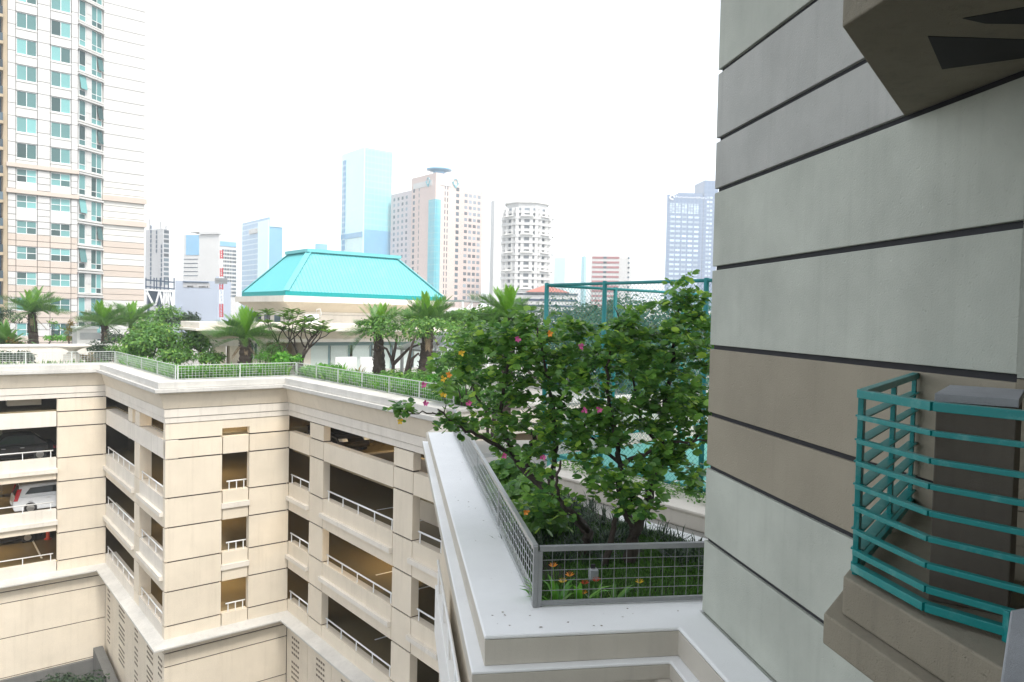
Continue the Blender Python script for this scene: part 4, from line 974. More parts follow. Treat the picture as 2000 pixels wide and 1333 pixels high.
# white block with a notched corner
t, L, Q, ll, lr, zt = far('white_office_block', 'white office block with a blue glazed notch at its upper left', 'building', 428, 458, 380, 358, 463, hl=-75, hr=40, mats=('twhite', 'twhite'))
c0_ = Q(0, 0, 0) - Vector((0, 0, ZC)); dL = L(1, 0, 0) - L(0, 0, 0); dR = Q(1, 0, 0) - Q(0, 0, 0); sl_ = lambda px: hit_px(c0_, dL, px); sr_ = lambda px: hit_px(c0_, dR, px)
MB().box(L, sl_(389), sl_(364), -.3, .1, zpx(375, 499, 385), zpx(375, 460, 385)).build('glazed_notch', M['cwblue2'], t)
for y in (507, 515, 523, 531, 539): MB().box(L, sl_(387), sl_(360), -.15, .1, zpx(375, y + .8, 385), zpx(375, y - .8, 385)).build('window_band', M['tglassdark'], t)
MB().box(Q, .5, lr - .5, -.3, .1, zpx(445, 484, 390), zpx(445, 475, 390)).build('glazed_band', M['cwblue2'], t)
winset(t, Q, [(sr_(px), zpx(445, y, 390)) for px in (436, 441, 446, 451, 456, 460) for y in (492, 499, 506, 513, 521, 528, 535, 543, 550, 557, 565, 572, 579)], 1.15, 1.1, .1, 'tglassdark')
zr = zt + .01
MB().prism(lambda x, y, z: L(x, y, z), [(-.5, -1), (sl_(392), -1), (sl_(392), 14), (-.5, 14)], zr, zr + 1.2).build('roof_slab', M['twhite'], t)
MB().box(L, sl_(423), sl_(366), .5, 9, zr + 1.21, zr + 1.9).build('roof_canopy', M['tgrey'], t)
# raw concrete tower
t, L, Q, ll, lr, zt = far('concrete_tower', 'unfinished grey concrete tower beside the apartment tower', 'tower', 318, 447, 330, 284, 331, hl=-60, hr=30, mats=('conc', 'conc'))
c0_ = Q(0, 0, 0) - Vector((0, 0, ZC)); dL = L(1, 0, 0) - L(0, 0, 0); dR = Q(1, 0, 0) - Q(0, 0, 0)
for px, y0, y1 in ((295, 441, 560), (306, 452, 495), (316, 480, 560)):
    s_ = hit_px(c0_, dL, px); 
    for y in range(y0, y1, 9): MB().box(L, s_ - .45, s_ + .45, -.12, .1, zpx(px, y + 7, 335), zpx(px, y, 335)).build('opening', M['darksteel'], t)
for y in range(452, 560, 9):
    s_ = hit_px(c0_, dR, 325); MB().box(Q, s_ - 1.2, s_ + 1.2, -.12, .1, zpx(325, y + 6, 335), zpx(325, y, 335)).build('opening', M['tglassdark'], t)
for px, y in ((289, 428), (311, 434), (321, 442)):
    s_ = hit_px(c0_, dL, px); MB().box(L, s_ - .35, s_ + .35, .5, 1.2, zt, zt + (447 - y) * .235 + .4).build('column_stub', M['conc'], t)
# billboard scaffold
t = thing('billboard_frame', 'dark steel billboard frame on white struts left of the grey hall', 'billboard', Vector((at(312, 600, 190).x, 190, 0)))
def fp(px, py, Y=190): return at(px, py, Y)
for y in (547, 560): MB().bar(fp(284, y), fp(341, y + 5), .35, .35).build('beam', M['darksteel'], t)
for px in (285, 301, 306, 313, 321, 329, 340): MB().bar(fp(px, 543), fp(px, 566), .22, .22).build('post', M['darksteel'], t)
MB().hexa([fp(288, 598, 191), fp(318, 600, 191), fp(318, 600, 191.3), fp(288, 598, 191.3), fp(290, 568, 191), fp(318, 570, 191), fp(318, 570, 191.3), fp(290, 568, 191.3)]).build('backing_panel', M['darksteel'], t)
MB().bar(fp(283, 566, 189.5), fp(336, 570, 189.5), .45, .4).build('beam', M['white'], t)
pts = [(284, 598), (286, 568), (300, 596), (304, 596), (312, 568), (318, 596), (324, 569), (328, 596), (331, 570), (337, 598)]
for a, b in zip(pts[:-1], pts[1:]): MB().bar(fp(*a, 189.5), fp(*b, 189.5), .4, .35).build('strut', M['white'], t)
for px in (290, 312, 334): MB().bar(Vector((fp(px, 600).x, 190, 0)), fp(px, 570), .4, .4).build('leg', M['darksteel'], t)
# grey hall with cut lettering
t, L, Q, ll, lr, zt = far('grey_hall', 'windowless blue grey hall with a recessed top panel and small black lettering', 'building', 425, 550, 200, 343, 452, hl=-88, hr=30, mats=('bluegrey', 'bluegrey'))
c0_ = Q(0, 0, 0) - Vector((0, 0, ZC)); dL = L(1, 0, 0) - L(0, 0, 0); sl_ = lambda px: hit_px(c0_, dL, px)
MB().box(L, sl_(411), sl_(359), -.12, .1, zpx(385, 562, 200), zpx(385, 553, 200)).build('recess_panel', M['conc'], t)
MB().box(L, sl_(409), sl_(359), -.4, -.13, zpx(385, 552.3, 200), zpx(385, 550.6, 200)).build('canopy', M['darksteel'], t)
for px in (368, 370, 372.5, 375, 378, 391, 394, 397, 399.5, 402, 406.5):
    MB().box(L, sl_(px) - .09, sl_(px) + .12, -.2, -.121, zpx(px, 561 + (px > 385), 200), zpx(px, 558.3 + (px > 385), 200)).build('letter', M['black'], t)
MB().box(L, sl_(424), sl_(416), 2, 5, zt, zt + 1.4).build('roof_hut', M['bluegrey'], t)
MB().box(L, sl_(357), sl_(344), -.8, -.1, -24, zpx(350, 598, 200)).build('side_block', M['bluegrey'], t)
# red and white mast
t = thing('telecom_mast', 'thin red and white lattice mast in front of the grey hall', 'mast', Vector((at(433, 600, 170).x, 170, 0)))
zb_ = [(620, 606), (606, 594), (594, 566), (566, 553), (553, 541), (541, 524), (524, 506), (506, 489)]
for i, (y0, y1) in enumerate(zb_):
    a, b = at(433.5, y0, 170), at(433.5, y1, 170); seg = MB()
    w = .35 if y1 > 540 else .28
    for sx_, sy_ in ((-1, -1), (1, -1), (0, 1)): seg.bar(a + Vector((sx_ * w, sy_ * w, 0)), b + Vector((sx_ * w, sy_ * w, 0)), .16, .16)
    n = 4
    for k in range(n):
        p, q = a.lerp(b, k / n), a.lerp(b, (k + 1) / n); s_ = 1 if k % 2 else -1
        seg.bar(p + Vector((-w * s_, -w, 0)), q + Vector((w * s_, -w, 0)), .09, .09); seg.bar(p + Vector((w * s_, -w, 0)), q + Vector((0, w, 0)), .09, .09)
    seg.build('mast_section', M['signred' if i in (0, 1, 3, 5, 7) else 'white'], t)
a = at(433.5, 620, 170); MB().bar(Vector((a.x, a.y, 0)), a, .5, .5).build('foot', M['white'], t)
for y in (547, 552): p = at(433.5, y, 170); MB().bar(p + Vector((-1.4, -.5, 0)), p + Vector((1.4, -.5, 0)), .12, .7).build('antenna', M['greyframe'], t)
# small blue block over the teal roof
far('blue_penthouse', 'small blue glass block showing above the teal roof', 'building', 617.5, 476, 420, 616, 640, hl=-60, hr=60, mats=('cwblue2', 'cwblue2'))
# low block with red roof and dark bands behind the court
t, L, Q, ll, lr, zt = far('striped_low_block', 'low white block with dark window stripes and a red tiled roof behind the court', 'building', 1075, 571, 230, 1010, 1131, hl=-75, hr=75, mats=('twhite', 'twhite'))
c0_ = Q(0, 0, 0) - Vector((0, 0, ZC)); dR = Q(1, 0, 0) - Q(0, 0, 0)
for y in (586.5, 598, 609, 620):
    for fr, ln_ in ((L, ll), (Q, lr)): MB().box(fr, .1, ln_, -.15, .1, zpx(1075, y + 2, 230), zpx(1075, y - 2, 230)).build('window_band', M['darksteel'], t)
winset(t, Q, [(lr * (i + .5) / 9, zpx(1090, 575, 230)) for i in range(9)], 1.2, .6, .1, 'tglassdark'); winset(t, L, [(ll * (i + .5) / 9, zpx(1060, 575, 230)) for i in range(9)], 1.2, .6, .1, 'tglassdark')
pk = cc * 0 + L(ll * .3, 8, zt + 2.6); r4 = [L(-.8, -.8, zt), Q(lr * .7, -.8, zt), Q(lr * .7, 14, zt), L(ll * .7, 14, zt), L(ll * .7, -.8, zt)]
MB().add(r4 + [pk], [(0, 1, 5), (1, 2, 5), (2, 3, 5), (3, 4, 5), (4, 0, 5)]).build('roof', M['redtile'], t)
# steel walkway roof right of the pavilion
t = thing('covered_walkway', 'grey steel covered walkway frame between the pavilion and the court', 'walkway', CP(36, 47, -4), ROTC)
bA_, bB_ = ond(895, 600, 47)[0], ond(1010, 600, 47)[0]; zt_ = ond(940, 588, 47)[1]
MB().box(CP, bA_, bB_, 46.2, 49, zt_ - .12, zt_).build('roof', M['galv'], t)
n = 7
for i in range(n + 1):
    b = bA_ + (bB_ - bA_) * i / n; MB().bar(CP(b, 46.4, -3.95), CP(b, 46.4, zt_ - .13), .12, .12, VB).build('post', M['white'], t)
    if i < n: b2 = bA_ + (bB_ - bA_) * (i + 1) / n; MB().bar(CP(b, 46.4, zt_ - 1.0), CP(b2, 46.4, zt_ - .15), .07, .07).build('brace', M['white'], t); MB().bar(CP(b, 46.4, zt_ - 1.02), CP(b2, 46.4, zt_ - 1.02), .08, .08).build('rail', M['white'], t)
# distant low city fabric between the towers: one far mass
rc = random.Random(12); cm = MB()
for i in range(60):
    Y = rc.uniform(320, 800); px = rc.uniform(300, 1380); yt = rc.uniform(598, 617); w = rc.uniform(8, 22)
    p = at(px, yt, Y); cm.box(WD, p.x - w, p.x + w, Y, Y + 20, -24, p.z - ZC)
cm.build('distant_city', M['tgrey'], kind='stuff')
# ================================================================== leaf templates (y towards the tip, z up)
def mirror(vs_): return [(-x, y, z) for x, y, z in vs_]
_L = [(-.26, .10, .05), (-.44, .45, .10), (-.36, .80, .07), (-.14, .97, .02)]
BAU_V = [(0, 0, 0), (0, .70, -.01)] + _L + mirror(_L)
BAU_F = [(0, 1, 3, 2), (1, 5, 4, 3), (0, 6, 7, 1), (1, 7, 8, 9)]
OV_V = [(0, 0, 0), (-.26, .42, .04), (0, .5, -.03), (.26, .42, .04), (-.17, .8, .0), (0, 1, -.08), (.17, .8, .0)]
OV_F = [(0, 2, 1, 1), (0, 3, 3, 2), (1, 2, 5, 4), (2, 3, 6, 5)]
OV_F = [(0, 3, 2, 1), (1, 2, 5, 4), (2, 3, 6, 5)]
BL_V = [(-.035, 0, 0), (.035, 0, 0), (-.045, .45, .06), (.045, .45, .06), (-.03, .8, .02), (.03, .8, .02), (-.004, 1, -.12), (.004, 1, -.12)]
BL_F = [(0, 1, 3, 2), (2, 3, 5, 4), (4, 5, 7, 6)]
def rvec(r): 
    z = r.uniform(-1, 1); a = r.uniform(0, 2 * math.pi); q = math.sqrt(1 - z * z); return Vector((q * math.cos(a), q * math.sin(a), z))
def leafobjs(parent, tv, tf, mats, mat, name='leaf'):
    me = bpy.data.meshes.new(name); me.from_pydata(tv, [], tf); me.materials.append(M[mat])
    inv = MW[parent.name].inverted()
    for m in mats: put(name, me, None, parent, mtx=inv @ m)

# ---- shrubs and tree crowns made of many leaves on clumps
def blob_leaves(r, c, rx, ry, rz, n, size, clumps=14, up=.5, lumpy=.5):
    cl = []
    for i in range(clumps):
        d = rvec(r); d.z = abs(d.z) * .9 if r.random() < .75 else d.z
        q = r.uniform(.45, 1.0); cl.append((Vector((d.x * rx * q, d.y * ry * q, d.z * rz * q)), r.uniform(.28, .55)))
    out = []
    for i in range(n):
        p0, s = r.choice(cl); d = rvec(r); f = r.random() ** .4
        p = p0 + Vector((d.x * rx, d.y * ry, d.z * rz)) * s * f
        nrm = (d * .7 + Vector((0, 0, up)) + rvec(r) * .5); tip = (d + rvec(r) * .8 + Vector((0, 0, -.3)))
        out.append(orient(c + p, nrm, tip, size * r.uniform(.6, 1.25)))
    return out
def shrub(name, label, cat, c, rx, rz, n, size, mat, seed, base_z=-3.95, clumps=14, tv=OV_V, tf=OV_F, ry=None, group=None):
    r = random.Random(seed); zb = ZC + base_z
    t = thing(name, label, cat, Vector((c.x, c.y, zb)), 0, group)
    cloud('foliage', tv, tf, blob_leaves(r, c, rx, ry or rx, rz, n, size, clumps), M[mat], t)
    st = MB()
    for i in range(5):
        a = r.uniform(0, 6.28); e = c + Vector((math.cos(a) * rx * .4, math.sin(a) * rx * .4, r.uniform(-.2, .4) * rz)); b = Vector((c.x + math.cos(a) * .08, c.y + math.sin(a) * .08, zb))
        st.tube([b, b.lerp(e, .5) + rvec(r) * .08, e], [.05, .035, .012], 5)
    st.build('stems', M['bark'], t)
    return t
def tree(name, label, cat, c, rx, rz, n, size, mat, seed, base_z, trunk_r=.15, clumps=20, ry=None, group=None):
    r = random.Random(seed); zb = ZC + base_z
    t = thing(name, label, cat, Vector((c.x, c.y, zb)), 0, group)
    cloud('crown', OV_V, OV_F, blob_leaves(r, c, rx, ry or rx, rz, n, size, clumps), M[mat], t)
    b = Vector((c.x, c.y, zb)); f = c + Vector((0, 0, -rz * .55)); tk = MB()
    tk.tube([b, b.lerp(f, .5) + Vector((.1, 0, 0)), f], [trunk_r, trunk_r * .8, trunk_r * .6], 8)
    tr = tk.build('trunk', M['bark'], t, smooth=True); lm = MB()
    for i in range(8):
        d = rvec(r); d.z = abs(d.z); e = c + Vector((d.x * rx, d.y * rx, d.z * rz)) * .8
        lm.tube([f - Vector((0, 0, .1)), f.lerp(e, .5) + rvec(r) * rx * .08, e], [trunk_r * .5, trunk_r * .3, .015], 5)
    lm.build('limbs', M['bark'], tr)
    return t

# ---- palms: every frond is a part; three frond meshes shared by all
def frond_mesh(name, droop, n=30, llen=.30, arch=.25, seed=1, fold=.55):
    r = random.Random(seed); V, F_ = [], []
    rach = lambda t: Vector((0, t, arch * t - droop * t * t))
    def strip(pts, w):
        b = len(V)
        for p, ww in zip(pts, w): V.append(tuple(p + Vector((ww, 0, 0)))); V.append(tuple(p - Vector((ww, 0, 0))))
        for i in range(len(pts) - 1): F_.append((b + 2 * i, b + 2 * i + 1, b + 2 * i + 3, b + 2 * i + 2))
    strip([rach(i / 8) for i in range(9)], [.014 * (1 - i / 9) + .003 for i in range(9)])
    for i in range(n):
        t = .10 + .90 * i / n; p = rach(t); prof = math.sin(math.pi * min(1, .25 + .75 * (1 - t) + .05)) * .8 + .25
        L = llen * prof * r.uniform(.85, 1.1)
        for sg in (-1, 1):
            d = Vector((sg * (1 - .45 * t), .35 + .75 * t, fold * (1 - .5 * t) * r.uniform(.6, 1.2))).normalized()
            sd = Vector((-d.y, d.x, 0)).normalized() * .011
            m = p + d * L * .55; e = p + d * L + Vector((0, 0, -.10 * L))
            b = len(V); V.extend([tuple(p - sd * .6), tuple(p + sd * .6), tuple(m - sd), tuple(m + sd), tuple(e), tuple(e + sd * .2)])
            F_.append((b, b + 1, b + 3, b + 2)); F_.append((b + 2, b + 3, b + 5, b + 4))
    me = bpy.data.meshes.new(name); me.from_pydata(V, [], F_); return me
def palm(label, base, crown, rad, trunk_r, seed, nf=34, young=7, name='date_palm', fat=1.25, group='palms on the roof terrace'):
    r = random.Random(seed)
    t = thing(name, label, 'palm tree', base, 0, group)
    d = crown - base; H = d.length; tk = MB(); n = 14; pts, rad_ = [], []
    for i in range(n + 1):
        f = i / n; pts.append(base + d * f + Vector((math.sin(f * 3) * .04, 0, 0))); rad_.append(trunk_r * (fat - (fat - .8) * f + (.16 if i % 2 else 0)))
    tk.tube(pts, rad_, 10)
    # old leaf bases standing out of the trunk
    for i in range(70):
        f = r.uniform(.12, 1.0); a = r.uniform(0, 6.283); o_ = Vector((math.cos(a), math.sin(a), 0)); p = base + d * f + o_ * trunk_r * (fat - (fat - .8) * f)
        tk.bar(p - o_ * .03, p + o_ * .07 + Vector((0, 0, .10)), .09, .035)
    tk.build('trunk', M['palmbark'], t)
    inv = MW[t.name].inverted()
    for i in range(nf):
        yg = i < young; me = FR_Y[i % 2] if yg else FR_M[i % 3]
        el = r.uniform(52, 80) if yg else r.choice([r.uniform(18, 55), r.uniform(-12, 30)]); a = r.uniform(0, 2 * math.pi) if yg else 2 * math.pi * (i * .618) + r.uniform(-.25, .25)
        s = rad * (r.uniform(.75, .95) if yg else r.uniform(.85, 1.2))
        m = Matrix.Translation(crown + Vector((0, 0, r.uniform(-.06, .05)))) @ Matrix.Rotation(a, 4, 'Z') @ Matrix.Rotation(R(el), 4, 'X') @ Matrix.Rotation(r.uniform(-.3, .3), 4, 'Y') @ Matrix.Diagonal((s, s, s, 1))
        put('frond', me, None, t, mtx=inv @ m)
    for i in range(6):
        a = r.uniform(0, 6.28); s = rad * r.uniform(.45, .7)
        put('dead_frond', FR_D, None, t, mtx=inv @ (Matrix.Translation(crown - Vector((0, 0, .12))) @ Matrix.Rotation(a, 4, 'Z') @ Matrix.Rotation(R(r.uniform(-80, -45)), 4, 'X') @ Matrix.Diagonal((s, s, s, 1))))
    return t
FR_D = frond_mesh('dead_frond', .1, 26, .2, .05, 9, .1); FR_D.materials.append(M['leafdead'])
FR_M = [frond_mesh('frond', q, 34, .30, .12, i) for i, q in enumerate((.45, .62, .30))]
FR_Y = [frond_mesh('frond', q, 34, .26, .05, 5 + i, .35) for i, q in enumerate((.12, .25))]
for m_ in FR_M: m_.materials.append(M['leafpalm'])
for m_ in FR_Y: m_.materials.append(M['leafpalmb'])
def base_of(px, Y, z=-3.95): p = at(px, 620, Y); return Vector((p.x, p.y, ZC + z))
palm('palm with a thick dark trunk at the far left before the apartment tower', base_of(66, 55), at(62, 612, 55), 2.05, .30, 1, young=4)
palm('left one of the two palms standing between the tower and the flowering shrubs', base_of(206, 57), at(204, 636, 57), 2.0, .28, 2, young=8)
palm('palm just right of its neighbour in front of the blank tower wall', base_of(260, 60), at(258, 632, 60), 2.0, .25, 3, young=6)
palm('full date palm with bright upright fronds before the square columns', base_of(480, 43.5), at(478, 662, 43.5), 1.85, .33, 4, young=11, nf=40)
palm('palm with a dark trunk beside the white screen panels', base_of(742, 44.5), at(738, 648, 44.5), 1.85, .30, 5, young=8)
palm('taller palm below the right end of the teal roof', base_of(829, 42.5), at(836, 636, 42.5), 2.0, .34, 6, young=9)
palm('palm crown rising out of the greenery left of the court fence', Vector((at(988, 620, 27).x, 27, ZC - 3.95)), at(990, 622, 27), 1.25, .2, 7, young=11, nf=32)
cy = shrub  # low spiky plants
def rosette(name, label, cat, base, n, L, mat, seed, lo=15, hi=75, w=1.0, group=None):
    r = random.Random(seed); t = thing(name, label, cat, base, 0, group); ms = []
    me = bpy.data.meshes.new('leaf'); me.from_pydata([(x * w, y, z) for x, y, z in BL_V], [], BL_F); me.materials.append(M[mat]); inv = MW[t.name].inverted()
    for i in range(n):
        m = Matrix.Translation(base + Vector((r.uniform(-.05, .05), r.uniform(-.05, .05), 0))) @ Matrix.Rotation(2.4 * i + r.uniform(-.3, .3), 4, 'Z') @ Matrix.Rotation(R(r.uniform(lo, hi)), 4, 'X') @ Matrix.Diagonal((L, L * r.uniform(.7, 1.15), L, 1))
        put('leaf', me, None, t, mtx=inv @ m)
    return t
rosette('agave', 'large pale green spiky rosette plant at the far left edge behind the roof fence', 'plant', at(14, 678, 52), 46, 2.0, 'leafpalm', 21, 5, 80, 2.2)

# ---- roof garden shrubs and small trees
S = lambda px, py, Y: at(px, py, Y)
shrub('round_shrub', 'dark rounded shrub behind the flowering bush, below the grey hall', 'shrub', S(366, 640, 58), 1.5, 1.05, 1500, .22, 'leafdark', 31)
shrub('round_shrub', 'dark leafy shrub standing just right of the palms', 'shrub', S(318, 628, 58), 1.5, 1.1, 1500, .24, 'leafshrub', 32)
tree('flowering_tree', 'wide bright green flowering tree in the middle of the left roof corner', 'tree', S(318, 672, 47), 2.3, 1.25, 3600, .25, 'leafshrub', 33, -3.95, .09, 26)
tree('flowering_tree', 'smaller flowering tree with a forked stem left of the square columns', 'tree', S(392, 668, 46), 1.15, 1.1, 1500, .22, 'leafshrub', 34, -3.95, .08, 16)
shrub('round_shrub', 'blue grey low shrub between the two palm trunks', 'shrub', S(232, 668, 55), 1.3, .8, 900, .2, 'leafdark', 35)
shrub('topiary', 'golden green cone-shaped topiary in front of the tower windows', 'shrub', S(139, 648, 61), .42, .85, 700, .16, 'leafgold', 36, clumps=10)
shrub('topiary', 'dark green rounded topiary beside the stone urn', 'shrub', S(168, 676, 57), .55, .75, 700, .16, 'leafshrub', 37)
shrub('hedge', 'bright green hedge on the planter wall below the tower windows', 'hedge', S(118, 662, 62), 1.2, .35, 700, .18, 'leaflily', 38, base_z=-2.6)
shrub('round_shrub', 'brown green clipped bush, left one of the pair beside the thick palm trunk', 'shrub', S(26, 682, 52), .75, .85, 900, .16, 'leafgold', 39)
shrub('round_shrub', 'orange tinted clipped bush right beside the thick palm trunk', 'shrub', S(46, 690, 51), .6, .6, 700, .16, 'leafgold', 40)
shrub('round_shrub', 'dark bush at the left edge above the spiky rosette plant', 'shrub', S(8, 625, 60), 1.2, 1.0, 900, .2, 'leafdark', 41)
shrub('round_shrub', 'dark bush behind the trunk of the left palm of the pair', 'shrub', S(188, 684, 52), .7, .6, 700, .18, 'leafdark', 42)
shrub('round_shrub', 'low brown green bush behind the fence corner at the left', 'shrub', S(228, 690, 50), .8, .6, 700, .18, 'leafshrub', 43)
shrub('fern_bush', 'feathery green bush in front of the recessed tan wall', 'shrub', S(536, 692, 44), 1.0, .9, 900, .3, 'leafpalm', 44, tv=BL_V, tf=BL_F)
shrub('fern_bush', 'small bright green bush left of the feathery bush', 'shrub', S(512, 700, 43), .55, .5, 400, .25, 'leaflily', 45, tv=BL_V, tf=BL_F)
tree('flowering_tree', 'loose bright green tree between the right palm of the pair and the dark round shrub', 'tree', S(292, 652, 52), 1.5, 1.0, 1500, .26, 'leafshrub', 46, -3.95, .08, 16)
shrub('round_shrub', 'light green shrub just inside the short return fence', 'shrub', S(268, 690, 47), .9, .7, 900, .22, 'leaflily', 47)
shrub('round_shrub', 'mid green shrub left of the forked flowering tree, low behind the fence', 'shrub', S(345, 698, 44), 1.2, .55, 1100, .22, 'leafshrub', 48)
shrub('round_shrub', 'green shrub filling the gap beside the square columns', 'shrub', S(410, 702, 43.5), .8, .5, 800, .22, 'leafshrub', 49)
shrub('round_shrub', 'pale green shrub at the foot of the frangipani', 'shrub', S(560, 704, 42.5), .8, .5, 800, .24, 'leaflily', 57)
shrub('round_shrub', 'green shrub under the left screen panel', 'shrub', S(640, 722, 40.5), .9, .35, 700, .22, 'leaflily', 58)
shrub('round_shrub', 'broad green shrub under the spreading limbs of the small dark tree', 'shrub', S(790, 735, 38.5), 1.2, .4, 900, .22, 'leafshrub', 59)
for i, (px, py, Y, rx, lab) in enumerate(((12, 700, 47, .8, 'dark low bush behind the roof fence at the left edge of the picture'), (44, 702, 46.5, .75, 'dark low bush behind the roof fence in front of the thick palm trunk'), (176, 700, 47, .7, 'brown green low bush behind the roof fence right of the urn'), (206, 700, 46.5, .6, 'dark low bush at the foot of the left palm of the pair'))):
    shrub('round_shrub', lab, 'shrub', S(px, py, Y), rx, .5, 800, .17, 'leafdark' if i != 2 else 'leafgold', 500 + i)
# bare little tree
def skeleton_tree(name, label, base, limbs, r0, mat='bark'):
    t = thing(name, label, 'tree', base); tk = MB()
    for pts, ra in limbs: tk.tube(pts, ra, 6)
    tk.build('trunk', M[mat], t, smooth=True); return t
r = random.Random(8); limbs = []; b = base_of(93, 54); tips = []
def fork(p, d, L, ra, depth):
    q = p + d * L; limbs.append(([p, p.lerp(q, .5) + rvec(r) * L * .06, q], [ra, ra * .8, ra * .62]))
    if depth == 0: tips.append(q); return
    for i in range(2 if r.random() < .75 else 3): fork(q, (d + rvec(r) * .62 + Vector((0, 0, .16))).normalized(), L * r.uniform(.6, .85), ra * .62, depth - 1)
fork(b, Vector((0, 0, 1)), 1.05, .055, 4)
t = skeleton_tree('bare_tree', 'small nearly leafless tree right of the thick palm trunk', b, limbs, .06)
cloud('foliage', OV_V, OV_F, [orient(p + rvec(r) * .1, rvec(r) + Vector((0, 0, .6)), rvec(r), .2) for p in tips for k in range(2)], M['leafshrub'], t)
def frangipani(label, base, seed, H, ra, depth, spread, leaf=.42, nleaf=11):
    global limbs, tips, r
    r = random.Random(seed); limbs = []; tips = []
    def fk(p, d, L, ra, dep):
        q = p + d * L; limbs.append(([p, p.lerp(q, .5) + rvec(r) * L * .07, q], [ra, ra * .9, ra * .75]))
        if dep == 0: tips.append((q, d)); return
        k = r.choice([2, 3, 3]) if dep > 1 else 2; a0 = r.uniform(0, 6.28)
        for i in range(k):
            a = a0 + 6.283 * i / k; side = Vector((math.cos(a), math.sin(a), 0)); fk(q, (d + side * spread + Vector((0, 0, .15))).normalized(), L * r.uniform(.8, 1.1), ra * .6, dep - 1)
    fk(base, Vector((.1, 0, 1)).normalized(), H, ra, depth)
    t = skeleton_tree('frangipani', label, base, limbs, ra); t['group'] = 'frangipani trees on the roof'
    me = bpy.data.meshes.new('leaf'); me.from_pydata([(x * .62, y, z) for x, y, z in OV_V], [], OV_F); me.materials.append(M['leaffrang']); inv = MW[t.name].inverted(); ms = []
    for q, d in tips:
        for k in range(nleaf):
            a = 2.4 * k + r.random(); o_ = Vector((math.cos(a), math.sin(a), r.uniform(-.15, 1.1))).normalized(); ms.append(orient(q - d * r.uniform(0, .3), Vector((-o_.x * .4, -o_.y * .4, 1)), o_, leaf * r.uniform(.7, 1.1)))
    for m in ms[:300]: put('leaf', me, None, t, mtx=inv @ m)
    if len(ms) > 300: cloud('foliage', [(x * .62, y, z) for x, y, z in OV_V], OV_F, ms[300:], M['leaffrang'], t)
    return t
frangipani('grey-limbed frangipani with open branches beside the recessed tan wall', base_of(588, 45.5), 3, 1.0, .15, 3, .72, .62, 18)
frangipani('small leafy frangipani in front of the low roof slab', base_of(548, 45), 9, 1.15, .11, 3, .62, .55, 16)
def leafy(label, base, limb_pts, ra, c, rx, rz, n, seed, mat='leafshrub', size=.2):
    t = thing('garden_tree', label, 'tree', base, 0, 'small trees near the gazebo'); rr_ = random.Random(seed); tk = MB()
    for pts in limb_pts: tk.tube(pts, [ra * (1 - .6 * i / (len(pts) - 1)) for i in range(len(pts))], 7)
    tk.build('trunk', M['bark'], t, smooth=True)
    cloud('crown', OV_V, OV_F, blob_leaves(rr_, c, rx, rx, rz, n, size, 22), M[mat], t); return t
Yt = 43
leafy('small tree with dark spreading limbs between the two right palms', base_of(768, Yt), [[base_of(768, Yt), S(768, 715, Yt), S(764, 700, Yt), S(755, 682, Yt), S(735, 672, Yt)], [S(768, 712, Yt), S(782, 698, Yt), S(800, 680, Yt), S(822, 672, Yt)], [S(766, 705, Yt), S(772, 680, Yt), S(776, 655, Yt)]], .12, S(775, 650, Yt), 2.3, 1.1, 1500, 51)
leafy('leaning dark-stemmed tree beside the gazebo posts', base_of(792, 41), [[base_of(790, 41), S(798, 705, 41), S(803, 680, 41), S(812, 655, 41)], [base_of(794, 41), S(806, 700, 41), S(818, 690, 41)]], .13, S(846, 640, 39), 1.6, .5, 900, 52)
tree('garden_tree', 'leafy tree hiding the right side of the gazebo', 'tree', S(935, 668, 31), 1.35, 1.35, 2600, .22, 'leafshrub', 53, -3.95, .12, 26)
tree('garden_tree', 'bushy tree below the crown of the right palm', 'tree', S(985, 655, 28), 1.2, 1.1, 1900, .22, 'leafshrub', 54, -3.95, .12, 22)
tree('garden_tree', 'dense tree below the covered walkway', 'tree', S(928, 622, 44), 1.9, .7, 1700, .26, 'leafshrub', 55, -3.95, .12, 22)
shrub('round_shrub', 'dark leafy shrub at the foot of the gazebo', 'shrub', S(880, 712, 33), .9, .6, 900, .22, 'leafshrub', 56)
shrub('round_shrub', 'loose green shrub on the terrace right of the gazebo posts', 'shrub', S(912, 740, 27), .9, .55, 1100, .2, 'leafshrub', 601)
shrub('round_shrub', 'green shrub at the end of the long planted strip behind the orchid tree', 'shrub', S(960, 775, 23.8), .8, .45, 1000, .18, 'leafshrub', 602)
shrub('round_shrub', 'light green shrub between the gazebo and the long roof fence', 'shrub', S(868, 748, 31), .7, .4, 700, .2, 'leaflily', 603)
# trees beyond the court, standing on the street far below
for i, (px, py, Y, rx, rz, n, lab) in enumerate(((1120, 640, 95, 6.0, 3.6, 4200, 'tallest hazy round tree beyond the court, behind the left court panel'), (1212, 632, 90, 3.0, 3.6, 2600, 'narrow hazy tree beyond the court beside the middle post'), (1165, 660, 80, 6, 2.6, 3000, 'low hazy tree mass between the round tree and the narrow one'),
        (1240, 690, 46, 4.2, 3.2, 4200, 'leafy green tree behind the far court fence, centre'), (1340, 680, 44, 4.2, 3.0, 4200, 'leafy green tree behind the far court fence, next to the near building'), (1290, 735, 40, 4.0, 2.4, 3600, 'lower green tree beyond the court between its taller neighbours'), (1120, 720, 42, 4.2, 2.6, 3600, 'green tree beyond the court at its left corner'))):
    tree('street_tree', lab, 'tree', S(px, py, Y), rx, rz, n, .42 if Y > 60 else .3, 'leaffar', 60 + i, -24, .3, 26, group='street trees beyond the court')

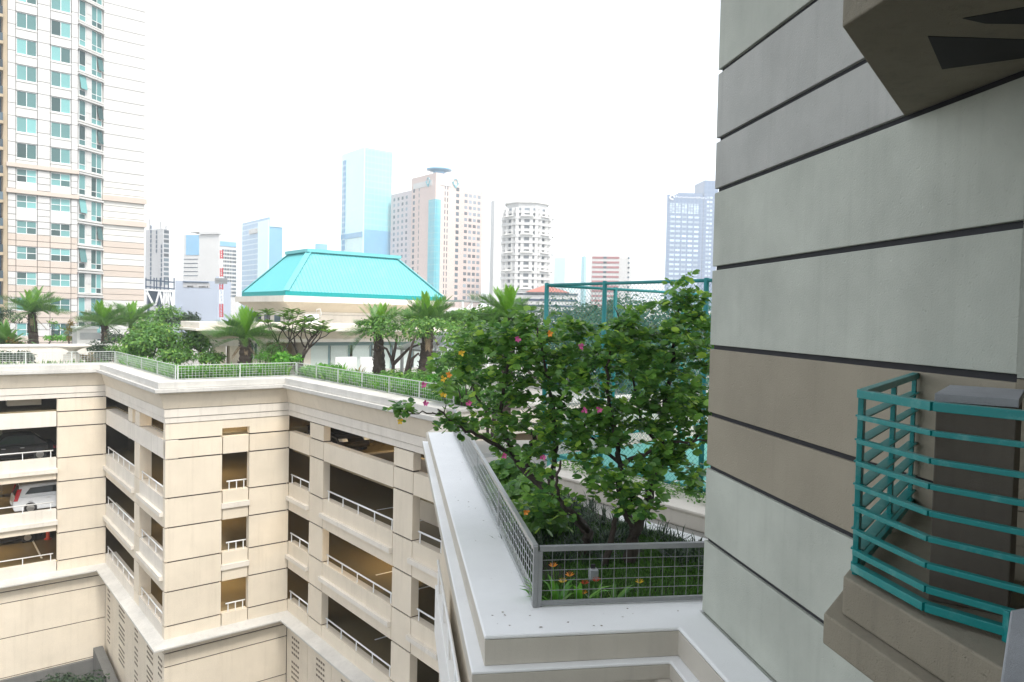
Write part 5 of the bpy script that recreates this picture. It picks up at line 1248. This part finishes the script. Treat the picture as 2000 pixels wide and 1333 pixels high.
# ---- planting strips behind the roof fences
def strip(label, fr, x0, x1, y0, y1, n, hgt, seed, z=-3.55, mat='leaflily', lean=1.0):
    r = random.Random(seed); ms = []
    for i in range(n):
        p = fr(r.uniform(x0, x1), r.uniform(y0, y1), z); el = R(r.uniform(48, 88)); a = r.uniform(0, 6.283); hh = hgt * r.uniform(.6, 1.2)
        ms.append(Matrix.Translation(p) @ Matrix.Rotation(a, 4, 'Z') @ Matrix.Rotation(el, 4, 'X') @ Matrix.Diagonal((hh * 1.3, hh, hh, 1)))
    return cloud('lily_bed', BL_V, BL_F, ms, M[mat], None)
beds = MB()
for (b0, b1, d0, d1) in ((9.75, 15.3, 36.9, 38.0), (9.75, 10.9, 38.01, 49.8), (-6, 9.7, 50.1, 51.2), (15.65, 16.9, 22.6, 36.8)): beds.box(CP, b0, b1, d0, d1, -3.96, -3.56)
beds.build('planting_bed', M['soil'], kind='structure')
strip('', CP, 9.9, 15.2, 36.95, 37.9, 2600, .82, 71)
strip('', CP, 9.8, 10.8, 38, 49.6, 3800, .7, 72)
strip('', CP, -5, 9.6, 50.2, 51.1, 700, .45, 73, mat='leafshrub')
strip('', CP, 15.7, 16.8, 22.8, 36.7, 7500, .76, 74)
rosette('spiky_plant', 'pale spiky plant showing above the long roof fence, nearest the roof corner', 'plant', CP(17.1, 34.6, -3.5), 16, 1.05, 'leaflily', 75, 45, 85, 1.3, 'spiky plants above the roof fence')
rosette('spiky_plant', 'olive spiky plant showing above the long roof fence, right of the pale one', 'plant', CP(17.2, 33.0, -3.5), 16, .95, 'leafgold', 76, 45, 85, 1.3, 'spiky plants above the roof fence')

# ================================================================== foreground orchid trees
def orchid_tree(label, seed, base, limbs_, blobs, n_leaf, flowers):
    """trunk and limbs are given; twigs grow from the nearest wood towards points spread through the crown"""
    r = random.Random(seed); t = thing('orchid_tree', label, 'tree', base, 0, 'orchid trees in the near garden bed')
    wood = MB(); nodes_ = []
    for pts, r0, r1 in limbs_:
        sm = []
        for i in range(len(pts) - 1):
            for k in range(4): sm.append(pts[i].lerp(pts[i + 1], k / 4) + (rvec(r) * .025 if i + k else Vector()))
        sm.append(pts[-1]); n = len(sm)
        rad = [r0 + (r1 - r0) * i / (n - 1) for i in range(n)]
        wood.tube(sm, rad, 8); nodes_ += [(p, q) for p, q in zip(sm[2:], rad[2:])]
    wood.build('trunk', M['bark'], t, smooth=True)
    tg = []
    for c, rx, ry, rz, cnt in blobs:
        for i in range(cnt):
            d = rvec(r) * (r.random() ** .45); tg.append(c + Vector((d.x * rx, d.y * ry, d.z * rz)))
    tg.sort(key=lambda p: min((p - q).length for q, _ in nodes_))
    tw = MB(); ms = []
    for p in tg:
        q, qr = min(nodes_, key=lambda a: (a[0] - p).length + (.25 if a[0].z > p.z + .2 else 0))
        L = (p - q).length
        if L < .05: continue
        m1 = q.lerp(p, .35) + rvec(r) * L * .10 + Vector((0, 0, L * .05)); m2 = q.lerp(p, .7) + rvec(r) * L * .10 + Vector((0, 0, L * .04))
        ra = min(qr * .7, .006 + .010 * L); pts = [q, m1, m2, p]
        tw.tube(pts, [ra, ra * .75, ra * .5, .003], 4, False)
        nodes_ += [(m1, ra * .8), (m2, ra * .6), (p, ra * .4)]
        k = max(3, int(n_leaf * r.uniform(.5, 1.4)))
        for i in range(k):
            f = r.uniform(.15, 1.05); seg = min(2, int(f * 3)); c = pts[seg].lerp(pts[seg + 1], min(1, f * 3 - seg)) if f < 1 else p
            o_ = Vector((r.uniform(-1, 1), r.uniform(-1, 1), r.uniform(-.55, .25))).normalized()
            nrm = Vector((0, 0, 1)) + rvec(r) * .75
            ms.append(orient(c + o_ * r.uniform(.03, .10), nrm, o_, r.uniform(.07, .155)))
    tw.build('twigs', M['bark'], t, kind='stuff')
    cam_p = Vector((0, 0, ZC)); ms.sort(key=lambda m: (m.translation - cam_p).length - m.to_scale().x * 6)
    leafobjs(t, BAU_V, BAU_F, ms[:290], 'leafbau')
    cloud('foliage', BAU_V, BAU_F, ms[290:], M['leafbau'], t)
    for (p, col) in flowers:
        fl = MB()
        for k in range(5):
            a = k * 1.2566 + r.random() * .5; o_ = (Vector((math.cos(a), -.5, math.sin(a))) + rvec(r) * .45).normalized(); s_ = o_.cross(Vector((0, 1, 0))).normalized() * .019
            fl.add([p, p + o_ * .03 - s_, p + o_ * .055, p + o_ * .03 + s_], [(0, 1, 2, 3)])
        fl.build('flower' if col == 'pink' else 'old_leaf', M[col], t)
    return t
A = S
lim = [([base_of(1152, 10.6, -3.5), A(1150, 1040, 10.7), A(1120, 1005, 10.9), A(1086, 985, 11.2), A(1050, 940, 11.5), A(1012, 906, 11.6)], .085, .05),
       ([A(1012, 906, 11.6), A(1005, 880, 11.6), A(985, 850, 11.5), A(978, 800, 11.4), A(985, 740, 11.2), A(1000, 690, 11.0)], .05, .02),
       ([A(1012, 906, 11.6), A(980, 876, 11.3), A(940, 852, 11.0), A(900, 838, 10.8), A(855, 800, 10.6)], .042, .012),
       ([A(860, 808, 10.6), A(835, 806, 10.5), A(800, 806, 10.5), A(775, 800, 10.4)], .012, .005),
       ([A(1030, 915, 11.6), A(1038, 870, 11.9), A(1045, 850, 12.0), A(985, 822, 12.2), A(940, 790, 12.3), A(915, 740, 12.2)], .05, .014),
       ([A(1086, 985, 11.2), A(1075, 940, 11.3), A(1084, 890, 11.4), A(1083, 840, 11.3), A(1075, 770, 11.2), A(1062, 700, 11.0), A(1050, 640, 10.9)], .055, .012),
       ([A(1150, 1040, 10.7), A(1128, 1010, 10.3), A(1100, 990, 10.0), A(1085, 950, 9.9), A(1095, 900, 9.8)], .045, .015)]
blo = [(A(985, 745, 11.4), 1.05, 1.0, .95, 62), (A(1060, 690, 11.4), .9, 1.1, .85, 56), (A(905, 730, 11.6), .7, .9, .5, 26), (A(1010, 830, 11.4), .85, .9, .5, 34), (A(1100, 790, 11.2), .7, 1.0, .8, 44), (A(1060, 900, 11.0), .6, .6, .4, 14),
       (A(1010, 660, 11.2), .6, .7, .35, 20), (A(880, 820, 10.9), .35, .4, .18, 8), (A(790, 800, 10.4), .22, .3, .18, 7), (A(1085, 970, 10.4), .45, .5, .3, 11), (A(1045, 1000, 11), .45, .6, .25, 9), (A(1130, 880, 10.6), .5, .6, .45, 20), (A(960, 650, 11.6), .5, .6, .25, 14), (A(1000, 620, 11.5), .35, .4, .15, 6), (A(940, 690, 12), .5, .6, .4, 18), (A(1030, 650, 11.5), .5, .5, .3, 12), (A(1110, 720, 11.5), .5, .7, .5, 22)]
fl = [(A(1012, 662, 10.2), 'pink'), (A(916, 788, 10.3), 'pink'), (A(828, 752, 10.3), 'pink'), (A(832, 787, 10.3), 'pink'), (A(1135, 677, 10.0), 'pink'), (A(1060, 893, 10.0), 'pink'), (A(985, 890, 10.4), 'pink'), (A(1142, 802, 10.0), 'pink'),
      (A(902, 690, 10.3), 'yellow'), (A(877, 732, 10.3), 'orange'), (A(866, 740, 10.3), 'yellow'), (A(866, 772, 10.3), 'yellow'), (A(782, 823, 10.3), 'yellow'), (A(1074, 652, 10.2), 'orange'), (A(1028, 1000, 10), 'orange')]
orchid_tree('wide dark-limbed orchid tree with pink blooms leaning left over the slanted side fence', 101, base_of(1152, 10.6, -3.5), lim, [(c, x, y, z, max(3, int(n * 1.05))) for c, x, y, z, n in blo], 13, fl)
lim = [([base_of(1240, 10.4, -3.5), A(1242, 1040, 10.4), A(1262, 990, 10.6), A(1280, 930, 10.9), A(1290, 880, 11.0), A(1300, 800, 11.0), A(1310, 720, 11.0), A(1322, 640, 11.0), A(1330, 590, 11.0)], .10, .008),
       ([A(1244, 1045, 10.4), A(1222, 1000, 10.5), A(1211, 950, 10.6), A(1211, 905, 10.6), A(1206, 870, 10.6), A(1190, 800, 10.7), A(1185, 720, 10.7), A(1200, 660, 10.7)], .065, .014),
       ([A(1211, 912, 10.6), A(1240, 895, 10.3), A(1275, 880, 10.2), A(1330, 862, 10.1), A(1380, 862, 10.1)], .035, .012),
       ([A(1280, 930, 10.9), A(1310, 900, 10.7), A(1345, 875, 10.5), A(1375, 830, 10.4)], .04, .012),
       ([A(1211, 905, 10.6), A(1180, 880, 10.8), A(1150, 850, 11.0), A(1130, 800, 11.1)], .03, .01),
       ([base_of(1192, 10.2, -3.5), A(1196, 1030, 10.2), A(1212, 1000, 10.3), A(1250, 950, 10.3)], .05, .02),
       ([A(1290, 880, 11.0), A(1250, 820, 11.2), A(1240, 760, 11.3), A(1215, 640, 11.2), A(1200, 600, 11.2)], .03, .006)]
blo = [(A(1240, 740, 11.0), 1.05, 1.0, .85, 70), (A(1320, 740, 10.8), .75, 1.0, .95, 62), (A(1185, 680, 10.9), .75, .8, .5, 34), (A(1300, 660, 10.9), .75, .8, .5, 36), (A(1335, 575, 11.0), .28, .3, .38, 12), (A(1250, 592, 11), .35, .3, .12, 6), (A(1350, 660, 11), .4, .6, .5, 22), (A(1230, 640, 11.2), .5, .6, .28, 18), (A(1290, 830, 10.6), .8, .8, .5, 44),
       (A(1190, 840, 10.7), .65, .8, .5, 34), (A(1190, 940, 10.2), .6, .5, .3, 18), (A(1310, 905, 10.2), .6, .5, .25, 18), (A(1240, 1000, 9.9), .4, .4, .22, 10), (A(1270, 930, 10.0), .5, .4, .25, 12), (A(1345, 940, 10), .25, .3, .2, 6), (A(1360, 800, 10.4), .3, .7, .6, 18), (A(1130, 640, 11), .5, .5, .18, 12), (A(1370, 600, 11), .2, .3, .3, 4)]
orchid_tree('orchid tree with a thick leaning trunk against the near building wall', 102, base_of(1240, 10.4, -3.5), lim, [(c, x, y, z, max(3, int(n * 1.05))) for c, x, y, z, n in blo], 13, [(A(1170, 800, 9.9), 'pink')])

# ---- low planting in the near bed
def in_poly(x, y, P):
    c = False; j = len(P) - 1
    for i in range(len(P)):
        if (P[i][1] > y) != (P[j][1] > y) and x < (P[j][0] - P[i][0]) * (y - P[i][1]) / (P[j][1] - P[i][1]) + P[i][0]: c = not c
        j = i
    return c
r = random.Random(77); ms = []; dark = []
xs = [p[0] for p in LP]; ys = [p[1] for p in LP]
GV = [(-.05, 0, 0), (.05, 0, 0), (-.03, .6, .05), (.03, .6, .05)]
while len(ms) < 42000:
    x, y = r.uniform(min(xs), max(xs)), r.uniform(min(ys), max(ys))
    if not in_poly(x, y, LP): continue
    k = mnoise.noise(Vector((x * .9, y * .9, 3)))
    if k < -.28 and r.random() < .9: continue
    hh = r.uniform(.04, .10) * (1.2 if k > .2 else 1)
    ms.append(Matrix.Translation((x, y, ZC - 3.462)) @ Matrix.Rotation(r.uniform(0, 6.28), 4, 'Z') @ Matrix.Rotation(R(r.uniform(40, 85)), 4, 'X') @ Matrix.Diagonal((hh * 1.6, hh * 1.3, hh, 1)))
cloud('lawn', GV, [(0, 1, 3, 2)], ms, M['grass'], None)
# dark strappy tufts along the kerb and under the trees
ms = []
for i in range(230):
    if i < 90: c = CP(9.0 + r.uniform(-.7, .3), r.uniform(4.8, 8.6), -3.46)
    else:
        p = A(r.uniform(1010, 1190), r.uniform(1010, 1075), 11); c = Vector((p.x + r.uniform(-.3, .3), r.uniform(10.2, 13.5), ZC - 3.46))
    for k in range(12): 
        L = r.uniform(.16, .34); ms.append(Matrix.Translation(c + Vector((r.uniform(-.05, .05), r.uniform(-.05, .05), 0))) @ Matrix.Rotation(r.uniform(0, 6.28), 4, 'Z') @ Matrix.Rotation(R(r.uniform(25, 80)), 4, 'X') @ Matrix.Diagonal((L * .7, L, L, 1)))
cloud('strap_grass', BL_V, BL_F, ms, M['leafdark'], None)
shrub('round_shrub', 'green bush pressed against the slanted side fence of the near bed', 'shrub', NB(2.4, 13.2, -3.3), .55, .35, 420, .2, 'leafbau', 91, -3.6, tv=BAU_V, tf=BAU_F)
shrub('round_shrub', 'leafy bush with a bright green patch behind the middle of the side fence', 'shrub', NB(2.35, 11.4, -3.25), .45, .32, 320, .18, 'leafshrub', 92, -3.6, tv=BAU_V, tf=BAU_F)
shrub('round_shrub', 'bush at the far end of the near bed by the pavement', 'shrub', NB(2.5, 15.4, -3.35), .55, .3, 380, .2, 'leafbau', 93, -3.6, tv=BAU_V, tf=BAU_F)
ms = []
for i in range(1500):
    p = CP(r.uniform(13.3, 14.2), r.uniform(7.2, 14.5), -3.96 + r.random() * .12); ms.append(orient(p, Vector((0, 0, 1)) + rvec(r) * .7, rvec(r), r.uniform(.06, .13)))
cloud('creeper', OV_V, OV_F, ms, M['leafshrub'], None)
# heliconias behind the front fence
def heliconia(label, base, seed, n=6, L=.42, fl=(), lean=None):
    r = random.Random(seed); t = thing('heliconia', label, 'plant', base, 0, 'heliconias behind the front fence')
    me = bpy.data.meshes.new('leaf'); me.from_pydata([(x * 1.9, y, z) for x, y, z in BL_V], [], BL_F); me.materials.append(M['leaflily'] if seed % 2 else M['leafshrub']); inv = MW[t.name].inverted()
    for i in range(n):
        a = r.uniform(0, 6.28) if lean is None else lean + r.uniform(-.7, .7)
        m = Matrix.Translation(base) @ Matrix.Rotation(a, 4, 'Z') @ Matrix.Rotation(R(r.uniform(35, 80)), 4, 'X') @ Matrix.Diagonal((L, L * r.uniform(.7, 1.1), L, 1)); put('leaf', me, None, t, mtx=inv @ m)
    for (dx, dz, c) in fl:
        p = base + VF * dx + Vector((0, 0, dz)); f = MB(); f.tube([base, p], .004, 4)
        f.build('stalk', M['leafshrub'], t); f = MB()
        for k in range(6):
            a = R(20 + k * 28); o_ = VF * math.cos(a) + Vector((0, 0, math.sin(a))); f.add([p - Vector((0, 0, .01)), p + o_ * .03 + Vector((0, 0, .012)), p + o_ * .062, p + o_ * .03 - Vector((0, 0, .012))], [(0, 1, 2, 3)])
        f.build('bloom', M[c], t)
    return t
hb = lambda f, e: NB(f, e, -3.47)
heliconia('heliconia with broad leaves bending over the parapet at the fence corner post', NB(1.70, 8.42, -3.40), 201, 6, .42, (), 1.9)
heliconia('heliconia with bright broad leaves just right of the corner post', hb(1.92, 8.42), 203, 8, .46, ((-.05, .55, 'orange'), (.07, .36, 'yellow')))
heliconia('heliconia with a single upright leaf below the lamp block', hb(2.20, 8.45), 205, 6, .46, ((.05, .20, 'orange'), (-.12, .42, 'orange')))
heliconia('heliconia with two red blooms near the middle of the front fence', hb(2.42, 8.5), 206, 5, .3, ((.0, .33, 'red'), (-.14, .30, 'red')))
heliconia('heliconia with a thin pale leaf right of the red blooms', hb(2.62, 8.45), 208, 4, .4, ())
heliconia('heliconia with a yellow bloom at the right end of the front fence', hb(2.98, 8.55), 210, 3, .22, ((.0, .27, 'yellow'),))
lb = thing('garden_lamp', 'small square concrete lamp block standing in the lawn', 'lamp', NB(2.62, 9.35, -3.46), ROTE)
MB().box(NB, 2.57, 2.68, 9.31, 9.42, -3.46, -3.30).build('block', M['sill'], lb, bevel=.008)
MB().tube([NB(2.62, 9.37, -3.299), NB(2.62, 9.37, -3.24)], .03, 8).build('fitting', M['rubber'], lb)
lr = random.Random(55); ms = []
for i in range(34):
    f, e = (lr.uniform(1.0, 1.55), lr.uniform(7.6, 19)) if lr.random() < .6 else (lr.uniform(1.0, 3.3), lr.uniform(7.55, 8.1))
    ms.append(orient(NB(f, e, -3.296), Vector((lr.uniform(-.25, .25), lr.uniform(-.25, .25), 1)), rvec(lr), lr.uniform(.014, .045)))
for i in range(22): ms.append(orient(NB(lr.uniform(2.25, 3.3), lr.uniform(2.2, 3.2), -1.226), Vector((lr.uniform(-.4, .4), lr.uniform(-.4, .4), 1)), rvec(lr), lr.uniform(.02, .07)))
M['deadleaf'] = leafmat('dead_leaf', (.06, .045, .03), (.16, .10, .05), None, .7, .1)
cloud('fallen_leaves', OV_V, OV_F, ms, M['deadleaf'], None)
# street-level planting at the foot of the recessed front
MB().box(CP, -6, CA - .05, CD - .22, CD - .01, -24, -20.9).build('plinth', M['streetgrey'], park)
sw = thing('ramp_wall', 'grey sloping ramp wall at the foot of the car park, lower left', 'wall', CP(8.7, 44, -24), ROTC)
MB().hexa([CP(8.4, 36, -24), CP(8.9, 36, -24), CP(8.9, 49.1, -24), CP(8.4, 49.1, -24), CP(8.4, 36, -21.6), CP(8.9, 36, -21.6), CP(8.9, 49.1, -20.2), CP(8.4, 49.1, -20.2)]).build('wall', M['streetgrey'], sw)
for i, (px, py, Y, lab) in enumerate(((95, 1330, 38, 'dark clipped hedge at street level in the lower left corner'), (150, 1325, 38.5, 'dark hedge beside the ramp wall at street level'))):
    p = at(px, py, Y); shrub('street_hedge', lab, 'hedge', p - Vector((0, 0, .45)), 1.2, .4, 900, .2, 'leafdark', 300 + i, -24)
# ================================================================== cars on the decks
def car(name, label, cat, pos, head, body, H=1.45, L=4.3, W=1.75, suv=False, clear=.2):
    f = Vector((head.x, head.y, 0)).normalized(); s = Vector((f.y, -f.x, 0)); up = Vector((0, 0, 1))
    t = thing(name, label, cat, pos, math.atan2(f.y, f.x), 'cars parked on the decks')
    P = lambda x, y, z: pos + f * (x * L / 2) + s * (y * W / 2) + up * z
    def loft(secs, nm, mat, par=t, bevel=0.0):
        V, F_ = [], []
        for x, z0, z1, w0, w1 in secs: V += [P(x, -w0, z0), P(x, w0, z0), P(x, w1, z1 - .06), P(x, w1 * .9, z1), P(x, -w1 * .9, z1), P(x, -w1, z1 - .06)]
        k = 6
        for i in range(len(secs) - 1):
            for j in range(k): F_.append((i * k + j, i * k + (j + 1) % k, (i + 1) * k + (j + 1) % k, (i + 1) * k + j))
        F_.append(tuple(range(k))[::-1]); F_.append(tuple((len(secs) - 1) * k + j for j in range(k)))
        return MB().add(V, F_).build(nm, M[mat], par, smooth=False, bevel=bevel)
    hb, rb = (.95, .98) if suv else (.82, .92)
    bodyo = loft([(-1, .38, .62, .86, .82), (-.97, clear, rb, .95, .93), (-.8, clear, rb + .03, 1, .98), (-.3, clear, rb, 1, .98), (.3, clear, hb + .08, 1, .97), (.62, clear, hb, 1, .94), (.92, clear, hb - .12, .95, .88), (1, .36, .58, .84, .8)], 'body', body, bevel=.035)
    if suv: cab = [(-.93, rb, rb + .05, .86, .84), (-.84, rb, H - .05, .9, .80), (-.6, rb, H, .92, .80), (.05, rb, H - .01, .92, .80), (.2, rb, H - .12, .92, .80), (.47, rb - .02, rb + .02, .90, .86)]
    else: cab = [(-.82, rb - .05, rb, .86, .84), (-.5, rb - .02, H - .06, .9, .76), (-.25, rb, H, .9, .76), (.1, rb, H - .03, .9, .76), (.46, hb - .03, hb + .03, .88, .84)]
    cabo = loft(cab, 'cabin', body, bevel=.03)
    for sg in (-1, 1):                      # side glass follows the cabin, a little proud of it
        q = [(-.74 if suv else -.52, .16), (-.62, .55) if suv else (-.42, .62), (.02, .62 if not suv else .60), (.30, .16)]
        h = H - rb; V = []
        for o_ in (0, .012):
            for x, fz in q: V.append(P(x, sg * (.905 - .12 * fz * (1.1 if suv else 1.25) + .02 + o_), rb + h * fz * 1.28))
        n = len(q); MB().add(V, [tuple(range(n)), tuple(range(n, 2 * n))[::-1]] + [(i, (i + 1) % n, n + (i + 1) % n, n + i) for i in range(n)]).build('side_window', M['carglass'], cabo)
    x0, x1 = ((-.935, -.845) if suv else (-.80, -.53)); zz = (rb + .06, H - .10)
    MB().hexa([P(x0 - .012, -.74, zz[0]), P(x0 - .012, .74, zz[0]), P(x0 + .0, .74, zz[0]), P(x0, -.74, zz[0]), P(x1 - .012, -.66, zz[1]), P(x1 - .012, .66, zz[1]), P(x1, .66, zz[1]), P(x1, -.66, zz[1])]).build('rear_window', M['carglass'], cabo)
    for sg in (-1, 1):
        if suv: MB().hexa([P(-.985, sg * .80, .78), P(-.985, sg * .97, .78), P(-.90, sg * 1.0, .78), P(-.90, sg * .8, .78), P(-.90, sg * .74, H - .22), P(-.90, sg * .86, H - .22), P(-.80, sg * .88, H - .22), P(-.8, sg * .74, H - .22)]).build('tail_light', M['taillight'], t)
        else: MB().hexa([P(-1.0, sg * .55, .62), P(-1.0, sg * .9, .62), P(-.93, sg * .97, .62), P(-.93, sg * .55, .62), P(-.99, sg * .55, .80), P(-.99, sg * .88, .80), P(-.92, sg * .955, .80), P(-.92, sg * .55, .80)]).build('tail_light', M['taillight'], t)
        MB().hexa([P(.93, sg * .5, .60), P(.93, sg * .92, .60), P(1.0, sg * .80, .60), P(1.005, sg * .5, .60), P(.90, sg * .5, .72), P(.86, sg * .93, .72), P(.95, sg * .82, .72), P(.965, sg * .5, .72)]).build('headlight', M['headlight'], t)
        MB().bar(P(.36, sg * 1.02, rb + .02), P(.36, sg * 1.14, rb + .06), .2, .13).build('mirror', M[body], t)
        for x in (-.62, .62):
            c = P(x, sg * .90, .32); a = s * sg
            w = MB().tube([c - a * .10, c + a * .095], .325, 24).build('wheel', M['rubber'], t)
            rm = MB(); rm.tube([c + a * .096, c + a * .10], .20, 20)
            for k in range(6):
                an = k * math.pi / 3; d = f * math.cos(an) + up * math.sin(an); rm.bar(c + a * .106, c + a * .106 + d * .2, .05, .014, a)
            rm.build('rim', M['chrome'], w)
            MB().tube([c - a * .11, c + a * .078], .40, 24).build('wheel_arch', M['rubber'], t)
        for x in (-.28, .12): MB().bar(P(x, sg * 1.005, rb - .14), P(x + .09, sg * 1.005, rb - .14), .02, .03).build('door_handle', M['chrome'], t)
    MB().box(lambda x, y, z: P(x, y, z), -1.02, -.98, -.3, .3, .5, .62).build('number_plate', M['white'], t)
    return t
b_ = ond(28, 980, 50.4)[0]
car('parked_car', 'white estate-like sport utility car on the middle deck, its tail to the left', 'car', CP(b_ + 2.15, 51.2, -11.95), VB, 'carwhite', 1.66, 4.45, 1.8, True)
car('parked_car', 'black car on the upper left deck behind the guard rail', 'car', CP(4.5, 51.6, -8.95), -VB, 'carblack', 1.55, 4.5, 1.78, False)
car('parked_car', 'black car with a bright alloy wheel on the lowest left deck', 'car', CP(ond(54, 1058, 55.2)[0] - 1.36, 56.1, -14.95), VB, 'carblack', 1.5, 4.4, 1.78, False)
car('parked_car', 'black car just below the roof on the long side of the car park', 'car', CP(17.0, 35.0, -6.85), VC, 'carblack', 1.5, 4.4, 1.78, False)
bo = thing('bollard', 'orange red plastic post beside the black car on the lowest deck', 'post', CP(ond(94, 1060, 55.2)[0], 55.3, -14.95), ROTC)
MB().lathe(CP(ond(94, 1060, 55.2)[0], 55.3, -14.949), [(.22, 0), (.22, .05), (.11, .06), (.10, 1.0), (.06, 1.05)], 14).build('post', M['red'], bo, smooth=True)

# ================================================================== air between here and the far towers
hz = MB().box(lambda x, y, z: Vector((x, y, z)), -950, 950, -250, 2650, -26, 135).build('haze', None, kind='stuff')
hm = bpy.data.materials.new('haze_air'); hm.use_nodes = True; hn = hm.node_tree.nodes; hn.clear()
pv = hn.new('ShaderNodeVolumePrincipled'); pv.inputs['Color'].default_value = (.93, .97, 1, 1); pv.inputs['Density'].default_value = HAZE
ho = hn.new('ShaderNodeOutputMaterial'); hm.node_tree.links.new(pv.outputs[0], ho.inputs['Volume']); hz.data.materials.append(hm)
